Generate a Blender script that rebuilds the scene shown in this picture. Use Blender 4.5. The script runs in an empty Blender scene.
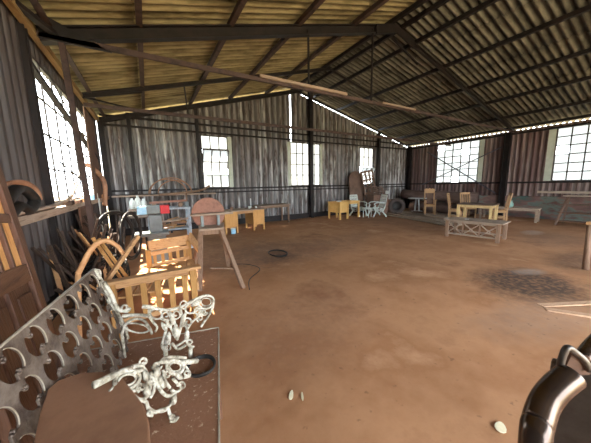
import bpy, bmesh, math, random
from mathutils import Vector, Matrix
from math import sin, cos, pi, radians
random.seed(7)
S = bpy.context.scene
COL = S.collection
# ---------------------------------------------------------------- camera
YAW, PITCH, ROLL, FPX, H = .5267, .1464, -.0194, 250.467, 1.6
F = Vector((sin(YAW)*cos(PITCH), cos(YAW)*cos(PITCH), -sin(PITCH)))
Rt = Vector((cos(YAW), -sin(YAW), 0)); U = Rt.cross(F)
R2 = Rt*cos(ROLL) + U*sin(ROLL); U2 = U*cos(ROLL) - Rt*sin(ROLL)
cam = bpy.data.cameras.new('camera'); cam.sensor_width = 36; cam.lens = 36*FPX/591
cam.clip_start = .02; cam.clip_end = 400
camo = bpy.data.objects.new('camera', cam); COL.objects.link(camo)
M = Matrix((R2, U2, -F)).transposed().to_4x4(); M.translation = (0, 0, H)
camo.matrix_world = M; S.camera = camo
# ---------------------------------------------------------------- sky, sun, exposure
W = bpy.data.worlds.new('sky'); S.world = W; W.use_nodes = True
bg = W.node_tree.nodes['Background']
bg.inputs[0].default_value = (.86, .94, 1, 1); bg.inputs[1].default_value = 5.0
sl = bpy.data.lights.new('sun', 'SUN'); sl.energy = 20; sl.angle = radians(.6); sl.color = (1, .86, .66)
so = bpy.data.objects.new('sun', sl); COL.objects.link(so)
so.rotation_euler = Vector((.58, -.55, -1.0)).to_track_quat('-Z', 'Y').to_euler(); so.location = (-20, 20, 20)
S.view_settings.view_transform = 'Standard'; S.view_settings.look = 'None'
S.view_settings.gamma = 1; S.view_settings.use_curve_mapping = False
S.view_settings.exposure = 1.7
try:
    S.cycles.max_bounces = 10; S.cycles.diffuse_bounces = 6; S.cycles.transparent_max_bounces = 8
    S.cycles.sample_clamp_indirect = 8
except Exception: pass

# ---------------------------------------------------------------- materials
def L(c, k=.8):
    g_ = sum(c)/3
    return tuple(((g_+(x-g_)*k)/255)**2.2 for x in c)+(1,)
def mat(name, cols, scale=6, stretch=(1,1,1), rough=.8, metal=0, bump=.15, detail=6, pos=(.3,.5,.7), bscale=None, spec=.3, ribs=None):
    """noise-mixed colours (sRGB 0-255 triples) in object space"""
    m = bpy.data.materials.new(name); m.use_nodes = True; nt = m.node_tree; N = nt.nodes; K = nt.links
    b = N['Principled BSDF']; b.inputs['Roughness'].default_value = rough; b.inputs['Metallic'].default_value = metal
    b.inputs['Specular IOR Level'].default_value = spec
    tc = N.new('ShaderNodeTexCoord'); mp = N.new('ShaderNodeMapping'); mp.inputs['Scale'].default_value = stretch
    K.new(tc.outputs['Object'], mp.inputs[0])
    n = N.new('ShaderNodeTexNoise'); n.inputs['Scale'].default_value = scale; n.inputs['Detail'].default_value = detail
    n.inputs['Roughness'].default_value = .65
    K.new(mp.outputs[0], n.inputs[0])
    r = N.new('ShaderNodeValToRGB'); el = r.color_ramp.elements
    while len(el) < len(cols): el.new(.5)
    lo, hi = pos[0], pos[-1]
    for i, c in enumerate(cols):
        el[i].position = lo+(hi-lo)*i/max(1, len(cols)-1); el[i].color = L(c)
    K.new(n.outputs[0], r.inputs[0]); K.new(r.outputs[0], b.inputs['Base Color'])
    if ribs:   # dark bands at sheet pitch: rib shading painted in with rust and dirt
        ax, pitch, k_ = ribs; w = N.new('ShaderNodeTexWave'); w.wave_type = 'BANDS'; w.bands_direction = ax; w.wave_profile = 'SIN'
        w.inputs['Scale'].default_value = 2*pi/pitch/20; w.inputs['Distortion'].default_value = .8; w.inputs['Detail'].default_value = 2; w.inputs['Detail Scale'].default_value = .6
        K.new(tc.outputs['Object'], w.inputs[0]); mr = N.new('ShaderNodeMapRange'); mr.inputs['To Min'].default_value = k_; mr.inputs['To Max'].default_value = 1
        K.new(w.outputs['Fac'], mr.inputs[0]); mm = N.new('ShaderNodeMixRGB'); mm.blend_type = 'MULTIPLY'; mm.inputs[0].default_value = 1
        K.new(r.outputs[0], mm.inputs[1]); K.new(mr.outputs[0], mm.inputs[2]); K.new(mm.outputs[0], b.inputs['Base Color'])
    if bump:
        bp = N.new('ShaderNodeBump'); bp.inputs['Strength'].default_value = bump; bp.inputs['Distance'].default_value = .02
        n2 = N.new('ShaderNodeTexNoise'); n2.inputs['Scale'].default_value = bscale or scale*4; n2.inputs['Detail'].default_value = 4
        K.new(mp.outputs[0], n2.inputs[0]); K.new(n2.outputs[0], bp.inputs['Height']); K.new(bp.outputs[0], b.inputs['Normal'])
    return m
def wood(name, a, b, c, axis=0, rough=.75):
    s = [14, 14, 14]; s[axis] = 1.2
    return mat(name, [a, b, c], 2.2, tuple(s), rough, bump=.25, detail=5, bscale=5)
def glass_mat():
    m = bpy.data.materials.new('dusty_glass'); m.use_nodes = True; nt = m.node_tree; N = nt.nodes; K = nt.links
    N.remove(N['Principled BSDF']); out = N['Material Output']
    tr = N.new('ShaderNodeBsdfTransparent'); tl = N.new('ShaderNodeBsdfTranslucent'); tl.inputs[0].default_value = (.085, .09, .09, 1)
    mx = N.new('ShaderNodeMixShader'); n = N.new('ShaderNodeTexNoise'); n.inputs['Scale'].default_value = 1.7
    r = N.new('ShaderNodeMapRange'); r.inputs['To Min'].default_value = .95; r.inputs['To Max'].default_value = .99
    K.new(n.outputs[0], r.inputs[0]); K.new(r.outputs[0], mx.inputs[0]); K.new(tr.outputs[0], mx.inputs[1]); K.new(tl.outputs[0], mx.inputs[2])
    K.new(mx.outputs[0], out.inputs[0]); return m
MT = {}
MT['glass'] = glass_mat()
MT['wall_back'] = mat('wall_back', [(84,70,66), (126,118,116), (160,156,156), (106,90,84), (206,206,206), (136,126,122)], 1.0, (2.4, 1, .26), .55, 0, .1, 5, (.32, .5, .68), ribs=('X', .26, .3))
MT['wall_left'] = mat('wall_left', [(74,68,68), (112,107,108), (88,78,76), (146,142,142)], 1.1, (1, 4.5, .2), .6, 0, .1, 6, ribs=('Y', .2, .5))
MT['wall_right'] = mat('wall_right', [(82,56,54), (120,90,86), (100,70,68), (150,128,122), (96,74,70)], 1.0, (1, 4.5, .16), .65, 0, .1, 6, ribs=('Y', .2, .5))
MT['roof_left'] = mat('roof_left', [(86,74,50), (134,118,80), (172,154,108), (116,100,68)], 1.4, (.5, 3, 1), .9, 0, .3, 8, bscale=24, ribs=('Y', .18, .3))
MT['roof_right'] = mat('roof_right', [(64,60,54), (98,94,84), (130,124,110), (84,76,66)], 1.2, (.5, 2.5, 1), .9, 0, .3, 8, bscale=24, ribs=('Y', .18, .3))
MT['steel'] = mat('steel_dark', [(24,21,22), (38,32,32), (50,38,36)], 3, rough=.6, bump=.15)
MT['steel_red'] = mat('steel_red', [(54,44,42), (82,62,56), (50,40,38)], 4, rough=.7)
MT['steel_blue'] = mat('steel_blue', [(58,58,68), (84,84,96), (70,62,66)], 2, rough=.6)
MT['win_frame'] = mat('window_frame', [(56,52,52), (80,74,72), (70,56,50)], 8, rough=.6, bump=.05)
MT['pale_strip'] = mat('pale_strip', [(170,178,158), (198,204,188)], 3, rough=.7)
MT['plinth'] = mat('plinth', [(74,96,90), (112,84,78), (128,94,86), (104,118,110), (110,76,70)], .8, (1, .8, 2.2), .9, 0, .2, 8, (.36, .5, .64))
MT['rust'] = mat('rust', [(104,74,60), (132,96,78), (88,66,56)], 9, rough=.85)
MT['rust_disc'] = mat('rust_disc', [(132,88,72), (158,108,90), (116,76,64)], 7, rough=.8)
MT['wood_or'] = wood('orange_wood', (176,112,52), (208,146,78), (190,126,60), 2)
MT['wood_or_x'] = wood('orange_wood_x', (146,98,58), (188,136,86), (166,116,70), 0)
MT['wood_or_y'] = wood('orange_wood_y', (152,104,62), (196,144,92), (172,122,76), 1)
MT['door_sunlit_orange'] = wood('door_sunlit_orange', (206,126,58), (236,166,92), (220,144,72), 2)  # brighter orange: sunlight on the door panels put into their colour
MT['eave_wood'] = wood('eave_wood', (128,98,56), (166,132,80), (146,114,68), 1)
MT['wood_ye'] = wood('yellow_wood', (190,152,92), (214,180,118), (178,138,82), 2)
MT['wood_desk'] = wood('desk_wood', (196,142,66), (220,168,90), (184,130,58), 2)
MT['wood_slat'] = wood('slat_wood', (136,92,44), (174,122,62), (150,104,50), 2)
MT['wood_chair'] = wood('chair_wood', (140,100,66), (184,140,96), (160,118,78), 2)
MT['wood_gr'] = wood('grey_wood', (112,90,76), (158,134,114), (130,104,86), 0)
MT['wood_gry'] = wood('grey_wood_y', (128,106,92), (176,154,134), (146,120,102), 1)
MT['wood_grz'] = wood('grey_wood_z', (98,72,56), (138,106,84), (114,84,66), 2)
MT['wood_dk'] = wood('dark_wood', (74,46,34), (106,68,48), (88,56,40), 2, .5)
MT['wood_dkx'] = wood('dark_wood_y', (84,52,38), (118,78,56), (96,62,44), 1, .5)
MT['wood_bend'] = mat('bent_wood', [(176,110,62), (210,150,96), (150,92,56)], 5, rough=.6)
MT['wood_bend_red'] = mat('bent_wood_red', [(146,96,68), (172,120,88), (120,82,62)], 5, rough=.7)
MT['board_br'] = mat('brown_board', [(138,92,64), (160,110,80), (126,84,60)], 2.5, (1,1,1), .6, 0, .1)
MT['board_sp'] = mat('speckled_board', [(134,88,60), (150,100,72), (146,96,68), (152,102,74), (214,184,154)], 48, rough=.65, bump=.3, bscale=60)
MT['cast_wh'] = mat('cast_white', [(70,56,44), (146,136,118), (192,186,170), (98,82,66)], 22, rough=.55, bump=.2, bscale=40)
MT['cast_gr'] = mat('cast_grey', [(68,52,44), (92,76,66), (122,106,94), (78,62,52)], 7, rough=.45, metal=.15, bump=.25, bscale=50, spec=.5)
MT['cast_edge'] = mat('cast_edge', [(130,116,98), (184,174,154)], 9, rough=.45, bump=.05)
MT['white'] = mat('white_paint', [(186,188,184), (214,218,214)], 4, rough=.6, bump=.05)
MT['chair_wh'] = mat('chair_white', [(168,178,172), (204,212,204)], 8, rough=.6, bump=.05)
MT['red'] = mat('red_paint', [(206,30,40), (226,48,54)], 4, rough=.5, bump=0)
MT['blue'] = mat('blue_paint', [(120,178,222), (168,208,234)], 14, rough=.5, bump=0)
MT['grey'] = mat('grey_paint', [(104,112,114), (132,140,142)], 5, rough=.6)
MT['bluegrey'] = mat('bluegrey_paint', [(118,130,146), (152,164,178), (112,96,88)], 5, rough=.6)
MT['black'] = mat('black_rubber', [(28,26,26), (52,48,46)], 6, rough=.5, bump=.1)
MT['tyre'] = mat('dusty_tyre', [(64,54,52), (96,82,76)], 5, rough=.9)
MT['chrome'] = mat('worn_chrome', [(112,92,80), (84,72,66), (150,134,122)], 6, rough=.22, metal=.75, bump=.05)
MT['black_metal'] = mat('black_metal', [(70,64,60), (104,96,90), (84,76,72)], 8, rough=.35, metal=.5, bump=.1)
MT['log'] = mat('log_bark', [(80,60,54), (112,88,80), (96,72,64)], 2.5, (1, .5, 1), .9, 0, .4)
MT['leaf'] = mat('dry_leaf', [(214,196,150), (236,224,190)], 8, rough=.8, bump=0)
MT['teal'] = mat('teal_glaze', [(104,150,142), (140,180,170)], 5, rough=.4, bump=0)
MT['batten'] = wood('dusty_batten', (168,124,92), (190,146,112), (176,132,98), 0)
MT['scrap'] = wood('scrap_wood', (48,38,34), (76,58,48), (40,32,28), 0)
MT['brown_panel'] = mat('brown_panel', [(98,74,62), (128,98,82)], 2, rough=.8)
def floor_mat():
    m = mat('earth_floor', [(144,90,56), (180,124,82), (162,106,66), (196,142,100)], .55, (1,1,1), .95, 0, .35, 9, (.32, .5, .68), bscale=9)
    nt = m.node_tree; N = nt.nodes; K = nt.links; b = N['Principled BSDF']
    src = b.inputs['Base Color'].links[0].from_socket
    tc = N.new('ShaderNodeTexCoord')
    # distance-from-stain fields, edges broken by noise
    nz = N.new('ShaderNodeTexNoise'); nz.inputs['Scale'].default_value = 3.2; nz.inputs['Detail'].default_value = 10; nz.inputs['Roughness'].default_value = .82
    K.new(tc.outputs['Object'], nz.inputs[0])
    fine = N.new('ShaderNodeTexNoise'); fine.inputs['Scale'].default_value = 14; fine.inputs['Detail'].default_value = 6
    K.new(tc.outputs['Object'], fine.inputs[0])
    def blend(mask, col, src):
        mx = N.new('ShaderNodeMixRGB'); K.new(mask, mx.inputs[0]); K.new(src, mx.inputs[1]); mx.inputs[2].default_value = L(col); return mx.outputs[0]
    def spot(x, y, rx, ry, rot, k, soft=.5):
        mp = N.new('ShaderNodeMapping'); mp.vector_type = 'TEXTURE'
        mp.inputs['Location'].default_value = (x, y, 0); mp.inputs['Rotation'].default_value = (0, 0, rot); mp.inputs['Scale'].default_value = (rx, ry, 1)
        K.new(tc.outputs['Object'], mp.inputs[0])
        ln = N.new('ShaderNodeVectorMath'); ln.operation = 'LENGTH'; K.new(mp.outputs[0], ln.inputs[0])
        ad = N.new('ShaderNodeMath'); ad.operation = 'MULTIPLY_ADD'; K.new(nz.outputs[0], ad.inputs[0]); ad.inputs[1].default_value = 1.6; K.new(ln.outputs['Value'], ad.inputs[2])
        mr = N.new('ShaderNodeMapRange'); mr.inputs['From Min'].default_value = 1.5; mr.inputs['From Max'].default_value = 1.5+soft
        mr.inputs['To Min'].default_value = k; mr.inputs['To Max'].default_value = 0
        K.new(ad.outputs[0], mr.inputs[0])
        br = N.new('ShaderNodeMapRange'); br.inputs['From Min'].default_value = .36; br.inputs['From Max'].default_value = .56; br.inputs['To Min'].default_value = .6
        K.new(fine.outputs[0], br.inputs[0]); mu = N.new('ShaderNodeMath'); mu.operation = 'MULTIPLY'
        K.new(mr.outputs[0], mu.inputs[0]); K.new(br.outputs[0], mu.inputs[1]); return mu.outputs[0]
    for a in [(5.05,1.42,.72,.55,0,.9,.8,(58,46,40)), (3.9,.95,.8,.3,-.3,.45,.8,(150,118,98)), (2.6,5.4,1.3,.8,.2,.6,.9,(104,74,60)), (2.4,4.9,.5,.3,0,.5,.6,(84,60,50)),
              (9.6,2.3,1.0,.6,.1,.4,.9,(106,80,70)), (7.3,1.35,.8,.35,.1,.55,.9,(84,64,54)), (10.2,2.9,.4,.2,.1,.3,.9,(196,186,180)), (5.7,1.6,.25,.12,-.3,.4,.9,(176,160,150)),
              (4.6,5.3,1.4,.5,.4,.35,.9,(124,88,70)), (1.5,2.4,.9,.6,.4,.35,.9,(128,86,64)), (1.0,7.0,1.6,1.8,0,.5,.9,(110,78,64)), (10.5,7,2.4,2.2,0,.4,.9,(110,84,72))]:
        src = blend(spot(*a[:7]), a[7], src)
    # small grit
    mr = N.new('ShaderNodeMapRange'); mr.inputs['From Min'].default_value = .66; mr.inputs['From Max'].default_value = .74; mr.inputs['To Max'].default_value = .5
    K.new(fine.outputs[0], mr.inputs[0]); src = blend(mr.outputs[0], (96,66,50), src)
    K.new(src, b.inputs['Base Color']); return m
MT['floor'] = floor_mat()

# ---------------------------------------------------------------- mesh helpers
class MB:
    def __init__(s): s.v = []; s.f = []
    def add(s, vs, fs):
        n = len(s.v); s.v += [tuple(v) for v in vs]; s.f += [tuple(i+n for i in f) for f in fs]; return s
    def box(s, c, d, rz=0, m=None):
        vs = []
        for sx in (-1,1):
            for sy in (-1,1):
                for sz in (-1,1): vs.append(Vector((sx*d[0]/2, sy*d[1]/2, sz*d[2]/2)))
        R = m if m is not None else Matrix.Rotation(rz, 3, 'Z')
        vs = [R @ v + Vector(c) for v in vs]
        return s.add(vs, [(0,1,3,2),(4,6,7,5),(0,4,5,1),(2,3,7,6),(0,2,6,4),(1,5,7,3)])
    def bar(s, p0, p1, w, h=None, up=(0,0,1), taper=1):
        p0, p1 = Vector(p0), Vector(p1); h = h or w; d = (p1-p0).normalized(); up = Vector(up)
        if abs(d.dot(up)) > .98: up = Vector((0,1,0))
        a = d.cross(up).normalized(); b = a.cross(d)
        vs = []
        for p, k in ((p0,1),(p1,taper)):
            for i, j in ((-1,-1),(1,-1),(1,1),(-1,1)): vs.append(p+a*i*w/2*k+b*j*h/2*k)
        return s.add(vs, [(0,3,2,1),(4,5,6,7),(0,1,5,4),(1,2,6,5),(2,3,7,6),(3,0,4,7)])
    def ibeam(s, p0, p1, w, h, up=(0,0,1), t=.02):
        p0, p1 = Vector(p0), Vector(p1); d = (p1-p0).normalized(); up = Vector(up)
        a = d.cross(up).normalized(); b = a.cross(d)
        s.bar(p0, p1, t, h, up)
        for k in (-1, 1): s.bar(p0+b*k*(h/2), p1+b*k*(h/2), w, t, up)
        return s
    def tube(s, pts, r, seg=8, closed=False, flat=1.0):
        P = [Vector(p) for p in pts]; n = len(P); rr = r if isinstance(r, (list, tuple)) else [r]*n
        up = None; rings = []
        for i in range(n):
            if closed: d = P[(i+1) % n]-P[i-1]
            else: d = P[min(i+1, n-1)]-P[max(i-1, 0)]
            d.normalize()
            if up is None:
                up = Vector((0,0,1)) if abs(d.z) < .9 else Vector((0,1,0))
                up = (up-d*up.dot(d)).normalized()
            else:
                up = up-d*up.dot(d)
                up = up.normalized() if up.length > 1e-5 else d.orthogonal().normalized()
            a = d.cross(up)
            rings.append([P[i]+(a*cos(2*pi*k/seg)*flat+up*sin(2*pi*k/seg))*rr[i] for k in range(seg)])
        vs = [v for q in rings for v in q]; fs = []
        for i in range(n if closed else n-1):
            j = (i+1) % n
            for k in range(seg):
                l = (k+1) % seg; fs.append((i*seg+k, j*seg+k, j*seg+l, i*seg+l))
        if not closed: fs += [tuple(range(seg)), tuple(reversed(range((n-1)*seg, n*seg)))]
        return s.add(vs, fs)
    def lathe(s, prof, seg=20, c=(0,0,0), m=None):
        m = m if m is not None else Matrix.Identity(3); c = Vector(c); vs = []; fs = []
        for r, z in prof:
            for k in range(seg): vs.append(m @ Vector((r*cos(2*pi*k/seg), r*sin(2*pi*k/seg), z)) + c)
        n = len(prof)
        for i in range(n-1):
            for k in range(seg):
                l = (k+1) % seg; fs.append((i*seg+k, i*seg+l, (i+1)*seg+l, (i+1)*seg+k))
        if prof[0][0] > 1e-4: fs.append(tuple(reversed(range(seg))))
        if prof[-1][0] > 1e-4: fs.append(tuple(range((n-1)*seg, n*seg)))
        return s.add(vs, fs)
    def prism(s, out, t, o, ax, ay):
        """outline (2D list) in plane o + x*ax + y*ay, centred thickness t"""
        o, ax, ay = Vector(o), Vector(ax), Vector(ay); nn = ax.cross(ay).normalized(); n = len(out)
        vs = [o+ax*x+ay*y+nn*t/2 for x, y in out]+[o+ax*x+ay*y-nn*t/2 for x, y in out]
        fs = [tuple(range(n)), tuple(reversed(range(n, 2*n)))]+[(i, i+n, (i+1) % n+n, (i+1) % n) for i in range(n)]
        return s.add(vs, fs)
    def build(s, name, m, parent=None, origin=(0,0,0), bev=0, smooth=False, seg=2):
        me = bpy.data.meshes.new(name); o3 = Vector(origin)
        me.from_pydata([Vector(v)-o3 for v in s.v], [], s.f)
        bm = bmesh.new(); bm.from_mesh(me); bmesh.ops.recalc_face_normals(bm, faces=bm.faces); bm.to_mesh(me); bm.free()
        if smooth:
            for p in me.polygons: p.use_smooth = True
        o = bpy.data.objects.new(name, me); COL.objects.link(o)
        me.materials.append(MT[m] if isinstance(m, str) else m)
        if bev:
            b = o.modifiers.new('bevel', 'BEVEL'); b.width = bev; b.segments = seg; b.limit_method = 'ANGLE'
        if parent is not None: o.parent = parent
        return o
def tag(o, label, cat, group=None, kind=None):
    o['label'] = label; o['category'] = cat
    if group: o['group'] = group
    if kind: o['kind'] = kind
    return o
def struct(o): o['kind'] = 'structure'; return o
def thing(name, label, cat, loc=(0,0,0), rz=0, group=None, rot=None):
    o = bpy.data.objects.new(name, None); COL.objects.link(o); o.location = loc
    o.rotation_euler = rot or (0, 0, rz); o.empty_display_size = .1
    return tag(o, label, cat, group)
def children(o): return [c for c in bpy.data.objects if c.parent == o]
def dup(o, loc=None, rz=None, label=None, group=None, parent=None):
    c = o.copy(); COL.objects.link(c)
    if parent is not None: c.parent = parent
    if loc is not None: c.location = loc
    if rz is not None: c.rotation_euler = (0, 0, rz)
    if label: c['label'] = label
    if group: c['group'] = group
    for ch in children(o): dup(ch, parent=c)
    return c
def at(px, py, y):
    """point on the plane Y = y seen at a photo position"""
    d = R2*((px-295.5)/FPX) + U2*(-(py-221.5)/FPX) + F
    return Vector((0,0,H)) + d*(y/d.y)
def arc(c, r, a0, a1, n, ax=(1,0,0), ay=(0,0,1)):
    c, ax, ay = Vector(c), Vector(ax), Vector(ay)
    return [c+ax*r*cos(a0+(a1-a0)*i/n)+ay*r*sin(a0+(a1-a0)*i/n) for i in range(n+1)]
def smoothpath(P, n=6):
    P = [Vector(p) for p in P]; out = []
    for i in range(len(P)-1):
        a, b, c, d = P[max(i-1,0)], P[i], P[i+1], P[min(i+2, len(P)-1)]
        for k in range(n):
            t = k/n; out.append(.5*((2*b)+(c-a)*t+(2*a-5*b+4*c-d)*t*t+(3*b-a-3*c+d)*t**3))
    out.append(P[-1]); return out

# ================================================================ SETTING
XL, XR, D, Y0 = -1.2, 14.21, 10.27, -4.0
XRG, EAV, RDG = 6.07, 3.85, 5.86
SL, SR = (RDG-EAV)/(XRG-XL), (RDG-EAV)/(XR-XRG)
def roofz(x): return EAV+SL*(x-XL) if x < XRG else RDG-SR*(x-XRG)
# ground & floor
g = MB(); nx, ny = 90, 80
def fz(x, y): return .018*sin(x*1.3+y*.7)*cos(y*1.1-x*.4)+.008*sin(x*4.1)*sin(y*3.7)-.02
vs = []; fs = []
for j in range(ny+1):
    for i in range(nx+1):
        x = XL-.02+(XR-XL+.04)*i/nx; y = Y0+(D-Y0+.02)*j/ny; vs.append((x, y, fz(x, y)))
for j in range(ny):
    for i in range(nx):
        a = j*(nx+1)+i; fs.append((a, a+1, a+nx+2, a+nx+1))
struct(g.add(vs, fs).build('floor', 'floor', smooth=True))
struct(MB().box((6, 3, -.15), (160, 160, .1)).build('ground', mat('yard_ground', [(170,150,120), (150,140,100), (190,160,130)], .4, rough=1)))

def corrug(name, m, regions, axis, fixed, pitch, depth, outward, sub=6, trap=True):
    """regions: (a0,a1,z0,z1) with z0/z1 numbers or functions of a; axis 'x' or 'y' runs along the wall"""
    b = MB()
    def off(a):
        t = (a/pitch) % 1
        if trap:
            q = abs(t*2-1); return depth*min(1, max(0, (q-.25)/.3))
        return depth*(.5+.5*cos(2*pi*t))
    for a0, a1, z0, z1 in regions:
        n = max(2, int((a1-a0)/pitch*sub)); vs = []
        for i in range(n+1):
            a = a0+(a1-a0)*i/n; o = fixed+outward*off(a)
            zz0 = z0(a) if callable(z0) else z0; zz1 = z1(a) if callable(z1) else z1
            for z in (zz0, zz1): vs.append((a, o, z) if axis == 'x' else (o, a, z))
        b.add(vs, [(2*i, 2*i+2, 2*i+3, 2*i+1) for i in range(n)])
    o = b.build(name, m); s = o.modifiers.new('thick', 'SOLIDIFY'); s.thickness = .004
    return struct(o)
ZS, ZT = 1.553, 3.518
BW = [(1.90, 2.90), (5.78, 7.43), (10.08, 11.11)]
topb = lambda x: roofz(x)-.05 if x < XRG+.3 else roofz(x)-.13
regs = []; x = XL
for a, b_ in BW:
    regs += [(x, a, .0, topb), (a, b_, .0, ZS), (a, b_, ZT, topb)]; x = b_
regs.append((x, XR, .0, topb))
# a narrow split between two sheets above the middle window
regs2 = []
for r in regs:
    if r[0] == 5.78 and callable(r[3]): regs2 += [(5.78, 5.80, ZT, topb), (5.84, 7.43, ZT, topb)]
    else: regs2.append(r)
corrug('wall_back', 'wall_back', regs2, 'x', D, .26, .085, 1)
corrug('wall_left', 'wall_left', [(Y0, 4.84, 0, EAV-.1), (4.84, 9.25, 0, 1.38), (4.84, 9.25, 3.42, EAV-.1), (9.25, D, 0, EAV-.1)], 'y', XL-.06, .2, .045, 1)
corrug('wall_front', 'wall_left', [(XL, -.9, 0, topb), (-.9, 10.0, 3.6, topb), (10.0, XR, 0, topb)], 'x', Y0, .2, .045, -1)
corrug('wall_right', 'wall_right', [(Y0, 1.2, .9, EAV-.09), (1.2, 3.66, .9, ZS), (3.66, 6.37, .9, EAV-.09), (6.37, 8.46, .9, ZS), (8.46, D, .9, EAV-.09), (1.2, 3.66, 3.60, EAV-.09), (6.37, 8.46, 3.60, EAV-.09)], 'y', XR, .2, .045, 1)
struct(MB().box((XR+.02, (Y0+D)/2, .44), (.3, D-Y0, .95)).build('baseboard_right', 'plinth', bev=.02))
struct(MB().box((6.5, D+.02, .05), (15.2, .16, .34)).build('baseboard_back', 'steel', bev=.01))
struct(MB().box((XL-.03, 3.1, .05), (.14, 14.2, .3)).build('baseboard_left', 'steel', bev=.01))

# roof sheets: corrugations run down the slope, rows of sheets lap each other
HOLES = []
def slope(name, m, xa, xb, rows):
    b = MB(); pitch = .18; y0, y1 = Y0-.2, D+.25; n = int((y1-y0)/pitch*8)
    for r in range(rows):
        x0 = xa+(xb-xa)*r/rows; x1 = xa+(xb-xa)*(r+1)/rows+(xb-xa)/rows*.05
        lift0, lift1 = .0, .016
        if r == rows-1: x1 = xb
        ns = 5; vs = []; fs = []
        for k in range(ns+1):
            x = x0+(x1-x0)*k/ns; lf = .012*(1-k/ns)
            for i in range(n+1):
                y = y0+(y1-y0)*i/n; vs.append((x, y, roofz(x)+lf+.038*(1+cos(2*pi*y/pitch))))
        for k in range(ns):
            for i in range(n):
                a = k*(n+1)+i; c = [(vs[a][j]+vs[a+n+2][j])/2 for j in (0, 1)]
                fs.append((a, a+1, a+n+2, a+n+1))
        b.add(vs, fs)
    keep = []
    for f in b.f:
        cx = sum(b.v[i][0] for i in f)/4; cy = sum(b.v[i][1] for i in f)/4
        if any(abs(cx-hx) < .2 and abs(cy-hy) < .025 for hx, hy in HOLES): continue
        keep.append(f)
    b.f = keep; o = b.build(name, m, smooth=True)
    s = o.modifiers.new('thick', 'SOLIDIFY'); s.thickness = .008; s.offset = 1
    return struct(o)
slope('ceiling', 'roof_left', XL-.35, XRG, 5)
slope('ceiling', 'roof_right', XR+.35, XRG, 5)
rc = MB()
rc.prism([(-.3,-.09), (0, 0), (.3,-.09), (.3,-.075), (0, .02), (-.3,-.075)], D-Y0+.4, (XRG, (D+Y0)/2, RDG+.1), (1,0,0), (0,0,1))
TR = [0]
def trim(mb, m, bev=0):
    TR[0] += 1; return struct(mb.build('trim_%d' % TR[0], m, bev=bev))
trim(rc, 'roof_right')
# pale sheet wall added outside the left window to cut sky glare
struct(MB().box((-4.6, 8, 3), (.1, 16, 6.2)).build('wall_glare_screen', mat('pale_green_sheet', [(168,186,172), (192,206,192)], 1.2, (1, 4, .3), .8)))
# purlins
for x in (-.98, .1, 1.58, 3.05, 4.62, 5.85, 6.3, 7.0, 8.46, 10.0, 11.33, 12.8, 13.95):
    z = roofz(x)-.06; b = MB(); b.bar((x, Y0, z), (x, D-.02, z), .05, .1)
    b.bar((x+.03, Y0, z-.045), (x+.03, D-.02, z-.045), .06, .012); trim(b, 'steel' if x > 5 else 'steel_red')
# portal frames: rafters, ties, hangers
def frame(y, w, h, ties=True, zt=3.67, m='steel', hang=(3.3, 5.25, 8.5)):
    k = h/2+.11
    b = MB(); b.ibeam((XL+.1, y, roofz(XL+.1)-k), (XRG, y, RDG-k), w, h); trim(b, m)
    b = MB(); b.ibeam((XRG, y, RDG-.16), (XR-.1, y, roofz(XR-.1)-.16), w*.6, h*.5); trim(b, m)
    if ties:
        b = MB(); b.bar((XL+.1, y-.06, zt), (XR-.1, y-.06, zt), .05, .06); b.bar((XL+.1, y-.035, zt+.02), (XR-.1, y-.035, zt+.02), .012, .09); trim(b, 'steel_red')
        for x in hang:
            b = MB(); b.bar((x, y-.03, zt), (x, y-.03, roofz(x)-k), .035, .035, up=(1,0,0)); trim(b, m)
YT = 5.0
frame(YT, .14, .17, hang=(3.3, 5.25))
frame(7.75, .06, .08, hang=(), zt=3.5)
frame(10.1, .1, .14, False)
frame(-.6, .14, .2, hang=())
# gusset plates where the rafters meet at the ridge and the eave
b = MB(); b.prism([(-.75, -.42), (0, -.2), (.75, -.42), (.75,-.2), (0, -.0), (-.75,-.2)], .03, (XRG, YT-.08, RDG-.12), (1,0,0), (0,0,1)); trim(b, 'steel')
b = MB(); b.prism([(0, 0), (.8, .0), (.1, .3), (0, .3)], .03, (XL+.12, YT-.07, 3.62), (1,0,0), (0,0,1)); trim(b, 'steel')
# columns
for x, y, w, zt in ((XL+.0, 4.72, .1, 3.8), (XR-.13, YT+.2, .2, 3.7), (XL+.12, 10.05, .12, 3.75), (1.76, 10.1, .1, 4.5), (6.75, 10.05, .16, 5.75), (11.35, 10.1, .12, 4.4), (XR-.17, 10.08, .2, 3.75), (XL+.1, -.6, .2, 3.8), (XR-.1, -.6, .2, 3.7), (-.35, 10.1, .1, 4.0)):
    b = MB(); b.ibeam((x, y, 0), (x, y, zt), w, w, up=(0,1,0)); trim(b, 'steel')
# the free inner post by the left window
b = MB(); b.ibeam(at(62, 44, YT-.05), at(104, 300, YT-.05), .065, .08, up=(0,1,0)); trim(b, 'steel_red')
# girts on the back wall
for z in (3.60, 3.88, 1.50, 1.36): trim(MB().box((6.5, D-.09, z), (15.2, .06, .06 if z > 1.45 else .05)), 'steel')
# girts on left and right walls
trim(MB().box((XL+.07, 3.1, 1.30), (.1, 14, .09)), 'wood_gry')
trim(MB().box((XR-.05, 3.1, 1.50), (.07, 14, .07)), 'steel'); trim(MB().box((XR-.05, 3.1, 3.62), (.07, 14, .07)), 'steel')
trim(MB().bar((XR-.12, Y0, 1.06), (XR-.12, 4.0, 1.1), .06, .09), 'wood_gry')
trim(MB().bar((XL+.06, Y0, 3.70), (XL+.06, D-.1, 3.70), .08, .12), 'eave_wood')
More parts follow.
